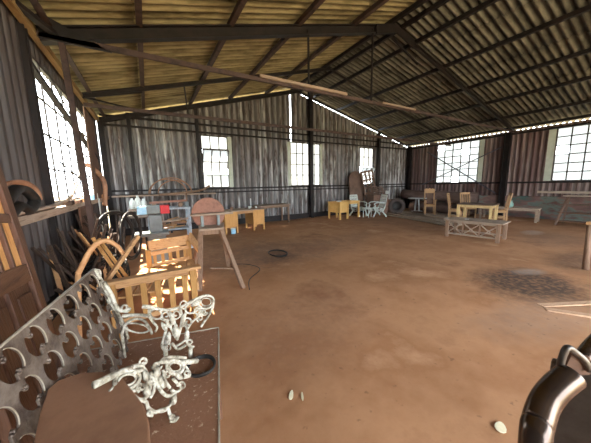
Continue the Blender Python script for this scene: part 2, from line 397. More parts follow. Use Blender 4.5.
# bracing
for p, q, w, m in ((at(28, 62, YT+.0), (-1.05, 8.2, 2.35), .08, 'steel'), ((-1.1, 5.1, 2.0), (-1.1, 8.9, 1.35), .02, 'steel'), ((-1.08, 5.2, 1.4), (-1.08, 8.6, 3.1), .025, 'steel'),
                   ((-1.09, 5.0, 3.3), (-1.09, 9.1, 2.0), .02, 'steel'), ((-1.1, 7.7, 3.66), (.1, 7.75, 3.98), .04, 'steel'),
                   ((XL+.1, 7.7, 3.68), (.45, 10.1, 4.05), .05, 'steel'), ((1.1, 7.75, 4.3), (1.5, 10.1, 4.1), .04, 'steel'),
                   ((XL+.02, 4.2, 3.72), (-.9, 5.0, 3.72), .08, 'steel'),
                   ((13.98, 8.9, 3.3), (13.98, 5.4, 1.0), .06, 'steel_blue'), ((13.95, 5.35, 3.1), (13.95, 9.1, 1.45), .05, 'steel_blue'),
                   ((5.9, YT-.1, 5.36), (7.0, YT-.1, 4.95), .05, 'steel')):
    trim(MB().bar(p, q, w, w*.7), m)
# lighter batten strapped along the tie
b = MB().bar((2.1, YT-.1, 3.73), (4.35, YT-.1, 3.73), .05, .06); trim(b, 'wood_gr')
b = MB().bar((5.6, YT-.1, 3.71), (7.0, YT-.1, 3.71), .05, .04); trim(b, 'wood_gr')

# windows
WN = [0]
def window(axis, a0, a1, z0, z1, fixed, cols, rows, sash=None, glass=True, bar=.036, strip=False):
    WN[0] += 1
    P = (lambda a, z, d=0: (a, fixed+d, z)) if axis == 'x' else (lambda a, z, d=0: (fixed+d, a, z))
    r = bpy.data.objects.new('window_%d' % WN[0], None); COL.objects.link(r); r.location = P((a0+a1)/2, z0); struct(r); o = r.location
    b = MB()
    n = (0, 1, 0) if axis == 'x' else (1, 0, 0)
    for a in (a0, a1): b.bar(P(a, z0), P(a, z1), .045, .05, up=n)
    for z in (z0, z1): b.bar(P(a0, z), P(a1, z), .045, .05, up=n)
    b.build('window_frame', 'win_frame', r, o)
    b = MB()
    for i in range(1, cols):
        a = a0+(a1-a0)*i/cols
        if sash and i in range(sash[0]+1, sash[1]):
            b.bar(P(a, z0), P(a, z0+(z1-z0)*sash[2]/rows), bar, bar, up=n); b.bar(P(a, z0+(z1-z0)*sash[3]/rows), P(a, z1), bar, bar, up=n)
        else: b.bar(P(a, z0), P(a, z1), bar, bar, up=n)
    for j in range(1, rows):
        z = z0+(z1-z0)*j/rows
        if sash and sash[2] < j < sash[3]:
            continue
        b.bar(P(a0, z), P(a1, z), bar, bar, up=n)
    b.build('glazing_bars', 'win_frame', r, o)
    if sash:
        sa0, sa1 = a0+(a1-a0)*sash[0]/cols, a0+(a1-a0)*sash[1]/cols
        sz0, sz1 = z0+(z1-z0)*sash[2]/rows, z0+(z1-z0)*sash[3]/rows; zc = (sz0+sz1)/2; hh = (sz1-sz0)/2; t = sash[4]
        Q = lambda a, v: P(a, zc+v*cos(t), v*sin(t))
        b = MB()
        for i in range(sash[1]-sash[0]+1):
            a = sa0+.02+(sa1-sa0-.04)*i/(sash[1]-sash[0]); b.bar(Q(a, -hh), Q(a, hh), bar, bar)
        for v in (-hh, 0, hh): b.bar(Q(sa0+.02, v), Q(sa1-.02, v), bar, bar)
        b.build('open_sash', 'win_frame', r, o)
        b = MB(); b.add([Q(sa0+.02, -hh), Q(sa1-.02, -hh), Q(sa1-.02, hh), Q(sa0+.02, hh)], [(0,1,2,3)]); b.build('sash_pane', 'glass', r, o)
    if glass:
        b = MB()
        for i in range(cols):
            for j in range(rows):
                if sash and sash[0] <= i < sash[1] and sash[2] <= j < sash[3]: continue
                if axis == 'y' and (i*7+j*5+WN[0]*3) % 13 == 0: continue
                aa, ab = a0+(a1-a0)*i/cols, a0+(a1-a0)*(i+1)/cols; za, zb = z0+(z1-z0)*j/rows, z0+(z1-z0)*(j+1)/rows
                b.add([P(aa, za, .03*(1 if fixed > 0 else -1)), P(ab, za, .03*(1 if fixed > 0 else -1)), P(ab, zb, .03*(1 if fixed > 0 else -1)), P(aa, zb, .03*(1 if fixed > 0 else -1))], [(0,1,2,3)])
        b.build('window_pane', 'glass', r, o)
    if strip:
        b = MB()
        for a, w_ in strip: b.add([P(a, z0, -.03), P(a+w_, z0, -.03), P(a+w_, z1, -.03), P(a, z1, -.03), P(a, z0, -.035), P(a+w_, z0, -.035), P(a+w_, z1, -.035), P(a, z1, -.035)], [(0,1,2,3), (4,7,6,5), (0,4,5,1), (1,5,6,2), (2,6,7,3), (3,7,4,0)])
        b.build('pale_side_sheet', 'pale_strip', r, o)
    b = MB(); b.bar(P(a0-.05, z0-.03, -.03), P(a1+.05, z0-.03, -.03), .1, .03) ; b.build('window_sill', 'steel', r, o)
window('x', *BW[0], ZS, ZT, D+.02, 3, 4, (0, 3, 1, 3, -.5), strip=[(2.9, .16)])
window('x', *BW[1], ZS, ZT, D+.02, 5, 4, None, strip=[(5.62, .15), (7.43, .14)])
window('x', *BW[2], ZS, ZT, D+.02, 3, 4, (0, 3, 0, 2, -.6))
window('y', 6.37, 8.46, ZS, 3.6, XR+.03, 5, 6, strip=[(6.15, .2)])
window('y', 1.2, 3.66, ZS, 3.6, XR+.03, 6, 6, strip=[(3.68, .22)])
window('y', 4.84, 9.25, 1.4, 3.42, XL-.04, 8, 4, None, glass=False, bar=.024)

# ================================================================ OBJECTS
def leafshape(n=10, w=.4):
    return [(cos(2*pi*i/n), w*sin(2*pi*i/n)*(1+.3*cos(2*pi*i/n))) for i in range(n)]
# ---------------- foreground: low table, board, bench back, castings
T0 = (-.03, 1.23, 0)
t = thing('low_table', 'low speckled brown table in the left foreground carrying the white cast-iron bench ends', 'table', T0)
b = MB(); b.prism([(-.40, .64), (.368, .455), (.13, -.55), (-.40, -.55)], .035, (T0[0], T0[1], .603), (1,0,0), (0,1,0)); b.build('tabletop', 'board_sp', t, T0, bev=.004)
MB().bar((T0[0]-.40, T0[1]+.642, .608), (T0[0]+.369, T0[1]+.457, .608), .008, .03).build('edge_strip', 'cast_edge', t, T0); MB().bar((T0[0]+.37, T0[1]+.455, .608), (T0[0]+.132, T0[1]-.55, .608), .007, .03).build('edge_strip', 'cast_edge', t, T0)
b = MB(); b.bar((T0[0]-.36, T0[1]+.57, .55), (T0[0]+.32, T0[1]+.41, .55), .03, .07); b.bar((T0[0]+.32, T0[1]+.41, .55), (T0[0]+.10, T0[1]-.5, .55), .03, .07); b.build('apron', 'wood_dkx', t, T0)
for x, y in ((-.34, .55), (.31, .40), (.08, -.48), (-.36, -.48)):
    MB().bar((T0[0]+x, T0[1]+y, -.02), (T0[0]+x, T0[1]+y, .586), .06).build('leg', 'wood_dk', t, T0, bev=.004)

o = (-.175, .9, .0)
t = thing('round_cornered_stool', 'brown plank seat with rounded corners in front of the perforated bench back, nearest the camera', 'stool', o)
pts = [(-.125,-.26), (-.185,.12), (-.195,.235), (-.175,.27), (-.11,.275), (-.04,.24), (.025,.17), (.07,.06), (.1,-.02), (.115,-.10), (.12,-.26)]
b = MB(); b.prism(pts, .03, (o[0], o[1], .885), (1,0,0), (0,1,0)); b.build('seat', 'board_br', t, o, bev=.006, seg=3)
for x, y in ((-.13, .2), (.0, .12), (.06, -.21), (-.09, -.21)):
    MB().bar((o[0]+x, o[1]+y, .615), (o[0]+x, o[1]+y, .875), .045).build('leg', 'wood_dk', t, o)

# perforated cast back panel
A = Vector((-.313, 1.78, 1.137)); Bm = Vector((-.19, 1.78, .64)); u = (Bm-A).normalized()
v = Vector((-.148, -.76, -.03)).normalized(); u = (u-v*u.dot(v)).normalized(); nrm = v.cross(u).normalized()
Lp, Wp = 1.1, .50
cu = bpy.data.curves.new('panel', 'CURVE'); cu.dimensions = '2D'; cu.fill_mode = 'BOTH'; cu.extrude = .003; cu.bevel_depth = .0015
def spl(P):
    s_ = cu.splines.new('POLY'); s_.points.add(len(P)-1)
    for i, (x, y) in enumerate(P): s_.points[i].co = (x, y, 0, 1)
    s_.use_cyclic_u = True
spl([(0, 0), (Lp, 0), (Lp, Wp), (0, Wp)])
rim = []
for r_ in range(4):
    for k in range(8):
        cv = .058+.129*k-.012*r_; cu_ = .067+.124*r_
        if cv > Lp-.08: continue
        P = []
        for i in range(56):
            a = 2*pi*i/56; x, y = .052*cos(a), .058*sin(a)
            # two scrolls bite into opposite corners of each oval
            for ca, dep in ((pi*1.62, .024), (pi*.62, .024)):
                d = abs((a-ca+pi) % (2*pi)-pi); w = math.exp(-(d/.28)**4)
                x -= cos(ca)*dep*w; y -= sin(ca)*dep*w*.9
            P.append((cv+x, cu_+y))
        spl(P); rim.append((cv, cu_, P))
co = bpy.data.objects.new('tmp', cu); COL.objects.link(co); dg = bpy.context.evaluated_depsgraph_get()
me = bpy.data.meshes.new_from_object(co.evaluated_get(dg)); bpy.data.objects.remove(co)
o = Vector((A.x-.0, 1.3, .62))
t = thing('garden_bench', 'metal garden bench back with rows of scrolled oval holes leaning at lower left', 'bench', o)
Mx = Matrix((v, u, nrm)).transposed().to_4x4(); Mx.translation = A-o
me.transform(Mx); me.materials.clear(); me.materials.append(MT['cast_gr']); me.name = 'back_panel'
po = bpy.data.objects.new('back_panel', me); COL.objects.link(po); po.parent = t
b = MB(); P3 = lambda x, y, d=0: A+v*x+u*y+nrm*d
b.tube([P3(-.01, -.002), P3(Lp, -.002)], .006, 6); b.build('top_rail', 'cast_edge', t, o, smooth=True)
sg = nrm if nrm.dot(Vector((0,0,H))-A) > 0 else -nrm
for cv, cu_, P in rim:
    Q = [P3(x, y)+sg*.003 for x, y in P[22:42]]; b = MB()
    b.tube(Q, .0022, 5)  # pale crescent on one side of the hole paints its edge highlight
    for ca in (pi*1.62, pi*.62):
        x, y = .031*cos(ca), .035*sin(ca); c = P3(cv+x, cu_+y)+sg*.004
        MB().tube([c+(v*cos(a)+u*sin(a))*.008*(1-.04*a) for a in [i*.5 for i in range(12)]], .0045, 5).build('scroll_knob', 'cast_gr', t, o, smooth=True)
    b.build('rim_highlight', 'cast_edge', t, o, smooth=True)
# ragged scrolled end casting on the far edge
b = MB()
for k in range(7):
    c = P3(-.03, .045+.067*k); s_ = (-1)**k
    b.tube([c+(v*cos(a)*s_+u*sin(a))*(.012+.0045*a)+nrm*.004*sin(a*2) for a in [i*.45 for i in range(12)]], .008, 6)
b.tube(smoothpath([P3(-.012, 0), P3(-.035, .12), P3(-.01, .22), P3(-.04, .36), P3(-.01, .49)]), .012, 7)
b.build('end_scroll', 'cast_wh', t, o, smooth=True)
for k in range(9): MB().bar(P3(.05+.06*k, Wp-.003), P3(.05+.06*k, Wp+.035), .03, .012).build('lower_lug', 'cast_gr', t, o)

# ornate bench ends
def casting(label, curves, mirror, y, tilt, plane=None):
    """curves given as traced outlines, set on a real leaning plane"""
    P0 = at(*mirror, y)
    vd = (P0-Vector((0,0,H))).normalized(); side = Vector((vd.y, -vd.x, 0)).normalized()
    n = Vector((-vd.x, -vd.y, 0)).normalized(); n = (n*cos(tilt)+Vector((0,0,1))*sin(tilt)).normalized()
    if plane:
        P0 = Vector(plane[0]); n = (Vector(plane[1])-P0).cross(Vector(plane[2])-P0).normalized()
        if n.z < 0: n = -n
    def onp(px, py):
        d = R2*((px-295.5)/FPX)+U2*(-(py-221.5)/FPX)+F; c = Vector((0,0,H)); return c+d*((P0-c).dot(n)/d.dot(n))
    base = Vector((P0.x, P0.y, .62))
    t = thing('bench_end', label, 'bench end', base)
    return t, onp, n, base
def ring(c, rx, ry, rot=0, n=18, a0=0, a1=2*pi):
    return [(c[0]+rx*cos(a)*cos(rot)-ry*sin(a)*sin(rot), c[1]+rx*cos(a)*sin(rot)+ry*sin(a)*cos(rot)) for a in [a0+(a1-a0)*i/n for i in range(n+(0 if abs(a1-a0-2*pi) < 1e-6 else 1))]]
def spiral(c, r, turns=1.3, a0=0, s=1, n=14):
    return [(c[0]+r*(1-.75*i/n)*cos(a0+s*turns*2*pi*i/n), c[1]+r*(1-.75*i/n)*sin(a0+s*turns*2*pi*i/n)) for i in range(n+1)]
def C2(P, n=4):
    return [(q.x, q.y) for q in smoothpath([(x, y, 0) for x, y in P], n)]
PLN = ((-.20, 1.01, .93), (.01, 1.06, .64), (.11, 1.27, .73))
# front casting (sheet of scrolls, two arm stubs)
t, onp, n, base = casting('ornate white cast-iron bench end nearest the camera, with two stub arms, on the speckled table', None, (150, 390), 1.23, .75, PLN)
b = MB()
def tr(P, r, closed=False, k=0, seg=7, flat=1.0):
    b.tube([onp(*p)+n*(k) for p in P], r*.84, seg, closed)
tr([(94, 385), (116, 374)], .0155, seg=8); b.build('arm_rest', 'cast_wh', t, base, smooth=True); b = MB()
tr([(180, 362.5), (197, 361)], .0155, seg=8); b.build('arm_rest', 'cast_wh', t, base, smooth=True); b = MB()
tr(C2([(112,376),(124,370),(136,366),(143,366)]), .011)
tr(ring((127,380), 13, 9, -.35), .009, True); tr(ring((127,380), 9, 5.5, -.35), .006, True)
tr(ring((175,367), 8.5, 7, .1), .009, True); tr(ring((175,367), 5.5, 4.5, .1), .005, True)
tr(C2([(186,358),(176,357),(165,358),(158,364),(152,368)]), .009)
tr(C2([(109,392),(114,388),(120,392),(128,392),(136,390),(142,384)]), .0085)
tr(C2([(142,366),(147,374),(150,386),(147,396),(140,400),(134,396)]), .009)
tr(C2([(158,362),(156,374),(157,384),(162,392),(168,396),(175,393)]), .009)
tr(C2([(150,372),(154,380),(154,390),(150,398)]), .008); tr(C2([(163,370),(165,380),(170,388)]), .008)
tr(C2([(128,392),(131,398),(128,403),(134,401),(140,404)]), .008)
tr(C2([(140,400),(146,402),(148,408),(152,412),(151,417)]), .0085)
tr(C2([(148,408),(155,412),(161,410),(167,408),(172,402),(175,393)]), .0085)
tr(C2([(168,408),(170,415),(174,421),(178,417)]), .0085)
tr(C2([(172,378),(178,384),(181,388),(176,392),(171,390)]), .008); tr(C2([(184,364),(188,370),(189,376),(183,378)]), .007)
for c, r_, a, s_ in (((143,362),5,1.5,1), ((132,398),4,0,1), ((171,418),4,2,-1), ((181,386),4.5,3,1), ((149,414),3.5,0,-1), ((112,392),4,.5,1), ((156,366),5,0,1), ((186,374),4,1,-1), ((140,388),5,2,1), ((166,374),4,3,-1), ((150,380),5,1,1)):
    tr(spiral(c, r_, 1.2, a, s_), .0062, k=.004, seg=6)
for c, L_, w_, rot in (((136,372),7,3,-.4), ((146,390),7,3.5,1.3), ((161,382),7,3,1.2), ((118,390),5,2.5,0), ((173,400),6,3,1.8), ((156,372),6,3.5,1.5), ((163,362),6,3,-.2), ((160,411),5,2.5,0), ((145,376),6,3,1.2), ((178,376),5,2.5,.8)):
    q = [onp(c[0]+L_*x*cos(rot)-w_*2*y*sin(rot)*1.0, c[1]+L_*x*sin(rot)+w_*2*y*cos(rot)) for x, y in leafshape()]
    m_ = len(q); b.add([p+n*.010 for p in q]+[p-n*.006 for p in q], [tuple(range(m_)), tuple(reversed(range(m_, 2*m_)))]+[(i, (i+1) % m_, (i+1) % m_+m_, i+m_) for i in range(m_)])
b.build('scrollwork', 'cast_wh', t, base, smooth=True)
# rear casting
t, onp, n, base = casting('ornate white cast-iron bench end standing at the far edge of the speckled table', None, (178, 320), 1.5, .2)
b = MB()
tr(C2([(142,306.5),(150,307),(158,309)]), .013, seg=8); b.build('arm_rest', 'cast_wh', t, base, smooth=True); b = MB()
tr(C2([(158,309),(168,310),(178,308),(188,303),(198,298),(205,295.5)]), .010)
tr(ring((206,302), 8, 6.5, -.3), .009, True); tr(ring((206,302), 5, 4, 0), .004, True)
tr(C2([(213,299),(213,306),(209,315),(204,322),(201,327)]), .009)
tr(C2([(149,309),(149,316),(153,322),(157,327),(155,332)]), .008)
tr(ring((156,314), 6, 5, .3), .007, True); tr(ring((192,308), 7, 5, -.4), .007, True)
tr(C2([(160,318),(167,322),(172,330),(176,338)]), .009); tr(C2([(180,308),(182,318),(180,330),(177,340)]), .010)
tr(C2([(187,330),(192,322),(200,316),(206,312)]), .008); tr(C2([(186,312),(184,322),(187,330),(186,340),(190,346),(194,347)]), .009)
tr(C2([(166,330),(164,338),(162,346),(166,352)]), .010); tr(C2([(172,343),(178,349),(186,345)]), .009)
tr(C2([(196,320),(198,314),(202,310)]), .007); tr(C2([(189,336),(183,342),(176,346)]), .008)
for c, r_, a, s_ in (((166,315),5,1,1), ((176,314),5,2,-1), ((198,310),5,0,1), ((200,318),4,2,1), ((170,324),5,0,-1), ((188,322),5,3,1), ((190,342),4,1,1), ((166,346),5,1,-1), ((204,312),3.5,0,1), ((184,304),5,1,1)):
    tr(spiral(c, r_, 1.2, a, s_), .0062, k=.004, seg=6)
for c, L_, w_, rot in (((172,318),7,3.5,1.2), ((183,320),7,3,1.6), ((168,338),7,4,1.8), ((187,334),6,3,1.6), ((176,330),7,4,1.5), ((196,303),6,3,-.5), ((164,326),5,3,1)):
    q = [onp(c[0]+L_*x*cos(rot)-w_*2*y*sin(rot), c[1]+L_*x*sin(rot)+w_*2*y*cos(rot)) for x, y in leafshape()]
    m_ = len(q); b.add([p+n*.010 for p in q]+[p-n*.006 for p in q], [tuple(range(m_)), tuple(reversed(range(m_, 2*m_)))]+[(i, (i+1) % m_, (i+1) % m_+m_, i+m_) for i in range(m_)])
b.build('scrollwork', 'cast_wh', t, base, smooth=True)
for px_ in (165, 190): MB().tube([onp(px_,346), (onp(px_,350).x, onp(px_,350).y, .62)], .013, 7).build('foot', 'cast_wh', t, base, smooth=True)
# white hoops between panel and rear casting
b = MB(); y_ = 1.66
b.tube([at(*p, y_) for p in C2([(122,334),(126,324),(134,319),(143,320),(149,327),(152,334)])], .008, 6)
b.tube([at(*p, y_) for p in ring((137,328), 12, 4.5, .15)], .006, 6, True)
b.tube([at(*p, y_) for p in C2([(122,316),(136,315),(150,316)])], .010, 6)
b.tube([at(*p, y_) for p in C2([(104,282),(112,296),(116,306),(122,311),(130,309)])], .011, 6)
b.tube([at(*p, y_) for p in spiral((125,308), 5)], .007, 6)
b.tube([at(122,334,y_), (at(122,334,y_).x, y_, .62)], .008, 6)
tag(b.build('scroll_bracket', 'cast_wh', None, smooth=True), 'thin white iron scroll bracket with oval loop beside the perforated bench back', 'bracket')
# wire coil
b = MB()
for k in range(3):
    b.tube([(.165+.067*cos(a)*(1+.03*k), 1.335+.075*sin(a)*(1+.03*k), .628+.006*k+.002*sin(3*a)) for a in [2*pi*i/26 for i in range(26)]], .0055, 6, True)
tag(b.build('wire_coil', 'black', None, smooth=True), 'coil of black wire lying on the speckled table under the nearest bench end', 'wire coil')

# ---------------- slatted wooden bench
o = Vector((.0, 3.7, 0))
t = thing('slatted_bench', 'unfinished orange wooden slatted bench behind the perforated bench back, sun-dappled', 'bench', o)
MB().box((-.03, 3.14, .63), (1.0, .11, .035), rz=.04).build('arm_rest', 'wood_or_x', t, o, bev=.004)
MB().box((.22, 4.32, .74), (.62, .05, .15), rz=.3).build('top_board', 'wood_or_x', t, o, bev=.004)
MB().bar((-.40, 3.16, .565), (.38, 3.19, .565), .03, .05).build('side_rail', 'wood_or_x', t, o)
MB().bar((-.40, 3.16, .16), (.38, 3.19, .16), .03, .06).build('side_rail', 'wood_or_x', t, o)
for k in range(5):
    x = -.28+.14*k; MB().bar((x, 3.16, .18), (x, 3.16+.0, .55), .06, .02, up=(0,1,0)).build('side_slat', 'wood_slat', t, o, bev=.002)
for x, y, h in ((-.42, 3.16, .62), (.38, 3.17, .62), (-.08, 4.22, .68), (.5, 4.4, .72)):
    MB().bar((x, y, -.02), (x, y, h), .07, .07).build('leg', 'wood_slat', t, o, bev=.003)
MB().bar((-.06, 4.22, .62), (.49, 4.38, .62), .03, .06).build('side_rail', 'wood_or_x', t, o)
MB().bar((-.06, 4.22, .44), (.49, 4.38, .44), .03, .05).build('side_rail', 'wood_or_x', t, o)
for k in range(5):
    q = Vector((-.0, 4.235, 0)).lerp(Vector((.43, 4.36, 0)), k/4); MB().bar((q.x, q.y, .46), (q.x, q.y, .6), .045, .02, up=(0,1,0)).build('side_slat', 'wood_slat', t, o)
for k in range(6):
    MB().bar((-.34+.145*k, 3.2, .41), (-.1+.12*k, 4.32, .41), .115, .022).build('seat_slat', 'wood_or_y', t, o, bev=.003)
MB().bar((.43, 3.2, .36), (.55, 4.36, .36), .03, .08).build('seat_rail', 'wood_or_y', t, o)
MB().bar((.52, 4.32, .8), (.72, 4.72, .45), .03, .14).build('side_board', 'wood_or_y', t, o)

# ---------------- disc sander on a splayed stand
o = Vector((.88, 4.45, 0))
t = thing('saw_stand', 'rough wooden four-legged stand with splayed legs holding the rusty disc', 'stand', o)
top = [(.68, 4.22), (.98, 4.15), (1.13, 4.66), (.78, 4.74)]; feet = [(.56, 3.97), (1.17, 3.70), (1.28, 4.95), (.62, 5.05)]
for (x, y), (fx, fy) in zip(top, feet): MB().bar((fx, fy, -.02), (x, y, .88), .065, .05).build('leg', 'wood_grz', t, o, bev=.003)
b = MB()
for i in range(4): b.bar((*top[i], .86), (*top[(i+1) % 4], .86), .03, .08)
b.build('top_frame', 'wood_grz', t, o)
MB().prism([(-.24, -.29), (.14, -.33), (.3, .25), (-.14, .34)], .03, (o.x, o.y, .91), (1,0,0), (0,1,0)).build('platform', 'wood_gr', t, o, bev=.003)
b = MB().bar((.75, 4.05, .3), (1.2, 4.35, .12), .03, .02); b.build('loose_brace', 'wood_grz', t, o)
o2 = Vector((.88, 4.5, .925))
t = thing('disc_grinder', 'large rust-red disc with a narrow work table mounted on the splayed wooden stand', 'grinder', o2)
mR = Matrix.Rotation(.42, 3, 'Z') @ Matrix.Rotation(pi/2, 3, 'X')
mR = Matrix.Rotation(-.25, 3, 'Z') @ Matrix.Rotation(pi/2, 3, 'X')
b = MB().lathe([(.0, -.02), (.27, -.02), (.278, 0), (.27, .02), (0, .02)], 40, (o2.x-.0, 4.55, 1.13), mR); b.build('disc', 'rust_disc', t, o2, smooth=False)
b = MB().lathe([(.0, -.1), (.03, -.1), (.03, .02), (0, .02)], 12, (o2.x, 4.6, 1.13), mR); b.build('axle', 'steel', t, o2)
for x in (-.14, .13): MB().box((o2.x+x, 4.40, 1.022), (.045, .05, .19)).build('upright', 'grey', t, o2, bev=.004)
MB().box((o2.x+.02, 4.36, 1.135), (.68, .16, .03), rz=-.05).build('work_table', 'wood_gr', t, o2, bev=.003)

# ---------------- bent-wood parts and sticks, left
def stick(name, label, cat, p, q, w, h, m, group=None):
    b = MB().bar(p, q, w, h); return tag(b.build(name, m, None, bev=.002), label, cat, group)
b = MB().tube(smoothpath([at(78,274,3.1), at(84,262,3.12), at(90,251,3.15), at(98,243,3.2), (at(108,241,3.25)), at(117,246,3.3), at(123,254,3.35)]), .026, 8, flat=.6)
b.tube([at(78,274,3.1), (-.72, 3.0, .0)], .024, 8)
tag(b.build('bent_wood_hoop', 'wood_bend', None, smooth=True), 'pale bent-wood hoop arching up behind the top corner of the perforated bench back', 'hoop')
stick('timber_offcut', 'orange timber leaning diagonally up to the right behind the slatted bench arm rest', 'timber', (-.52, 3.28, .54), (-.15, 3.5, 1.03), .05, .04, 'wood_or_x')
for k in (0, 1):
    stick('timber_offcut', ['thin orange batten crossing behind the leaning timber, left one of the pair', 'thin orange batten crossing behind the leaning timber, right one of the pair'][k], 'timber', (-.62+.055*k, 3.75, 1.02-.02*k), (-.30+.07*k, 3.62, .3), .03, .03, 'wood_or')
b = MB().tube(smoothpath([at(80,167,7.6), at(88,165,7.62), at(95,170,7.64), at(102,178,7.66), at(105,187,7.68), at(105,206,7.7)]), .05, 8, flat=.5)
tag(b.build('bent_wood_hoop', 'wood_bend_red', None, smooth=True), 'curved orange-brown wooden strip standing on the rail at the right end of the left window', 'hoop')
# loop on rail at far left
b = MB(); pts = []
for i in range(15):
    a = radians(200-15*i); pts.append((-1.06+.07*cos(a*.5), 3.25+.38*cos(a), 1.52+.15*sin(a)))
b.tube(smoothpath(pts, 3), .028, 8, flat=.45); tag(b.build('bent_wood_hoop', 'wood_bend_red', None, smooth=True), 'flat orange wooden loop resting on the wall rail behind the leaning door', 'hoop')
b = MB().tube(smoothpath([(-1.06, 3.1, 1.37), (-1.05, 3.3, 1.45), (-1.03, 3.45, 1.40), (-1.02, 3.6, 1.5), (-1.05, 3.4, 1.62), (-1.06, 3.1, 1.5)]), .05, 8)
tag(b.build('sack_bundle', 'black', None, smooth=True), 'dark bundle of rubber stuffed under the orange wooden loop on the rail', 'bundle')
# big black hoops
for k, (x, y, r_, az, lb) in enumerate(((-.56, 5.3, .45, 1.0, 'tall thin black wheel rim, left of the pair by the grey machine'), (-.33, 5.42, .43, 1.25, 'tall thin black wheel rim, right of the pair by the grey machine'))):
    ax = Vector((cos(az), sin(az), 0)); c = Vector((x, y, .30+r_)); o = (x, y, .0)
    t = thing('wheel_rim', lb, 'wheel rim', (x, y, .3), group=None)
    MB().tube([c+ax*r_*cos(a)+Vector((0,0,r_*sin(a))) for a in [2*pi*i/40 for i in range(40)]], .022, 8, True).build('tyre', 'black', t, (x, y, .3), smooth=True)
    MB().tube([c+ax*(r_-.04)*cos(a)+Vector((0,0,(r_-.04)*sin(a))) for a in [2*pi*i/40 for i in range(40)]], .012, 6, True).build('rim', 'steel', t, (x, y, .3), smooth=True)
# tangled black net/wire heap behind the bench
b = MB(); rnd = random.Random(3)
for k in range(26):
    P = []; c = Vector((-.66+.08*rnd.uniform(-1,1), 4.45+.25*rnd.uniform(-1,1), .36)); r_ = rnd.uniform(.12, .3); ph = rnd.uniform(0, 6); tx, ty = rnd.uniform(-1, 1), rnd.uniform(-1, 1)
    for i in range(18):
        a = 2*pi*i/18; P.append(c+Vector((r_*cos(a), r_*sin(a)*.8, .25*(tx*cos(a)+ty*sin(a))+.03*sin(3*a+ph))))
    b.tube(P, .012, 5, True)
tag(b.build('wire_heap', 'black', None, smooth=True), 'heap of tangled black tubing and wire behind the slatted bench', 'wire heap', kind='stuff')
# scrap sticks under the left window
rnd = random.Random(11)
for k in range(120):
    x = rnd.uniform(-1.05, -.55); y = rnd.uniform(3.7, 6.3); z = rnd.uniform(.02, .42); a = rnd.uniform(0, 2*pi); e = rnd.uniform(.3, 1.25); Ln = rnd.uniform(.5, 1.0)
    q = Vector((max(-1.08, min(-.55, x+cos(a)*cos(e)*Ln)), y+sin(a)*cos(e)*Ln, z+sin(e)*Ln))
    w_ = rnd.uniform(.015, .05); is_pale = k % 8 == 0  # a few sticks take the pale wood
    stick('scrap_stick', 'pale split offcut in the scrap heap under the left window' if is_pale else 'dark split offcut in the scrap heap under the left window', 'offcut', (x, y, z), q, w_, .012+rnd.random()*.02, 'wood_bend' if is_pale else 'scrap',
          'pale offcuts heaped under the left window' if is_pale else 'dark offcuts heaped under the left window')
# things on the left rail
tb = MB().tube(smoothpath([(-1.08, 2.6, 1.38), (-1.02, 4.2, 1.40), (-1.0, 4.9, 1.48), (-1.02, 5.4, 1.62), (-1.03, 5.6, 1.66)]), .022, 7)
tag(tb.build('wooden_pole', 'wood_gry', None, smooth=True), 'long crooked pale pole lying along the left wall rail', 'pole')
rnd = random.Random(5)
items = [('blue_tin', 'small blue tin among the clutter on the left window rail', 'tin', 7.05, 'blue', (.1, .16, .12)), ('white_rag', 'crumpled white cloth on the left window rail beside the blue tin', 'cloth', 7.5, 'white', (.1, .2, .14)),
         ('offcut_block', 'pale wood block on the window rail just right of the inner post', 'offcut', 6.3, 'wood_bend', (.12, .3, .07)), ('offcut_block', 'rusty block on the window rail left of the inner post', 'offcut', 5.75, 'rust', (.1, .35, .06)),
         ('offcut_block', 'dark block at the near end of the window rail', 'offcut', 5.2, 'scrap', (.1, .3, .08)), ('offcut_block', 'pale block at the far end of the window rail', 'offcut', 8.2, 'wood_bend', (.12, .4, .09))]
for nm, lb, ct, y, m, d in items:
    tag(MB().box((-1.08, y, 1.35+d[2]/2), d, rz=.1).build(nm, m, None, bev=.012), lb, ct)
b = MB().prism([(-.09, 0), (.07, 0), (.05, -.35), (.1, -.7), (-.02, -1.0), (-.06, -.6)], .012, (-1.0, 7.35, 1.36), (0, 1, 0), (0, 0, 1))
tag(b.build('hanging_rag', 'white', None), 'torn white plastic strip hanging down from the left window rail', 'rag')
b = MB().prism([(0, 0), (1.05, 0), (1.2, 1.9), (.1, 2.0)], .02, (-1.04, 7.1, 1.36), (0,1,0), (0,0,1))
tag(b.build('brown_board', 'brown_panel', None), 'tall brown board standing across the right part of the left window', 'board')
b = MB().prism([(0, 0), (1.2, .1), (1.15, .95), (.05, .95)], .03, (-1.06, 5.6, .33), (0,1,0), (0,0,1))
tag(b.build('brown_board', 'wood_dkx', None), 'dark plywood board leaning on the wall below the left window', 'board')

# ---------------- leaning carved door, far left
o = Vector((-.72, 2.1, 0))
t = thing('carved_door', 'dark carved wooden door with sunlit-orange panels leaning against the left wall', 'door', o)
e0 = Vector((-.655, 2.34, 0)); ez = Vector((-.30, .24, 2.15)).normalized(); ey = Vector((.05, -1, -.0)); ey = (ey-ez*ey.dot(ez)).normalized()
Dp = lambda a, z, d=0: e0+ey*a+ez*z+ez.cross(ey).normalized()*d
if ez.cross(ey).x < 0: Dp = lambda a, z, d=0: e0+ey*a+ez*z-ez.cross(ey).normalized()*d
nd = Dp(0,0,1)-Dp(0,0,0)
def dbox(a0, a1, z0, z1, d0, d1, nm, m, bev=.004):
    vs = [Dp(a, z, d) for a in (a0, a1) for z in (z0, z1) for d in (d0, d1)]
    return MB().add(vs, [(0,1,3,2),(4,6,7,5),(0,4,5,1),(2,3,7,6),(0,2,6,4),(1,5,7,3)]).build(nm, m, t, o, bev=bev)
DW, DH = .86, 2.1
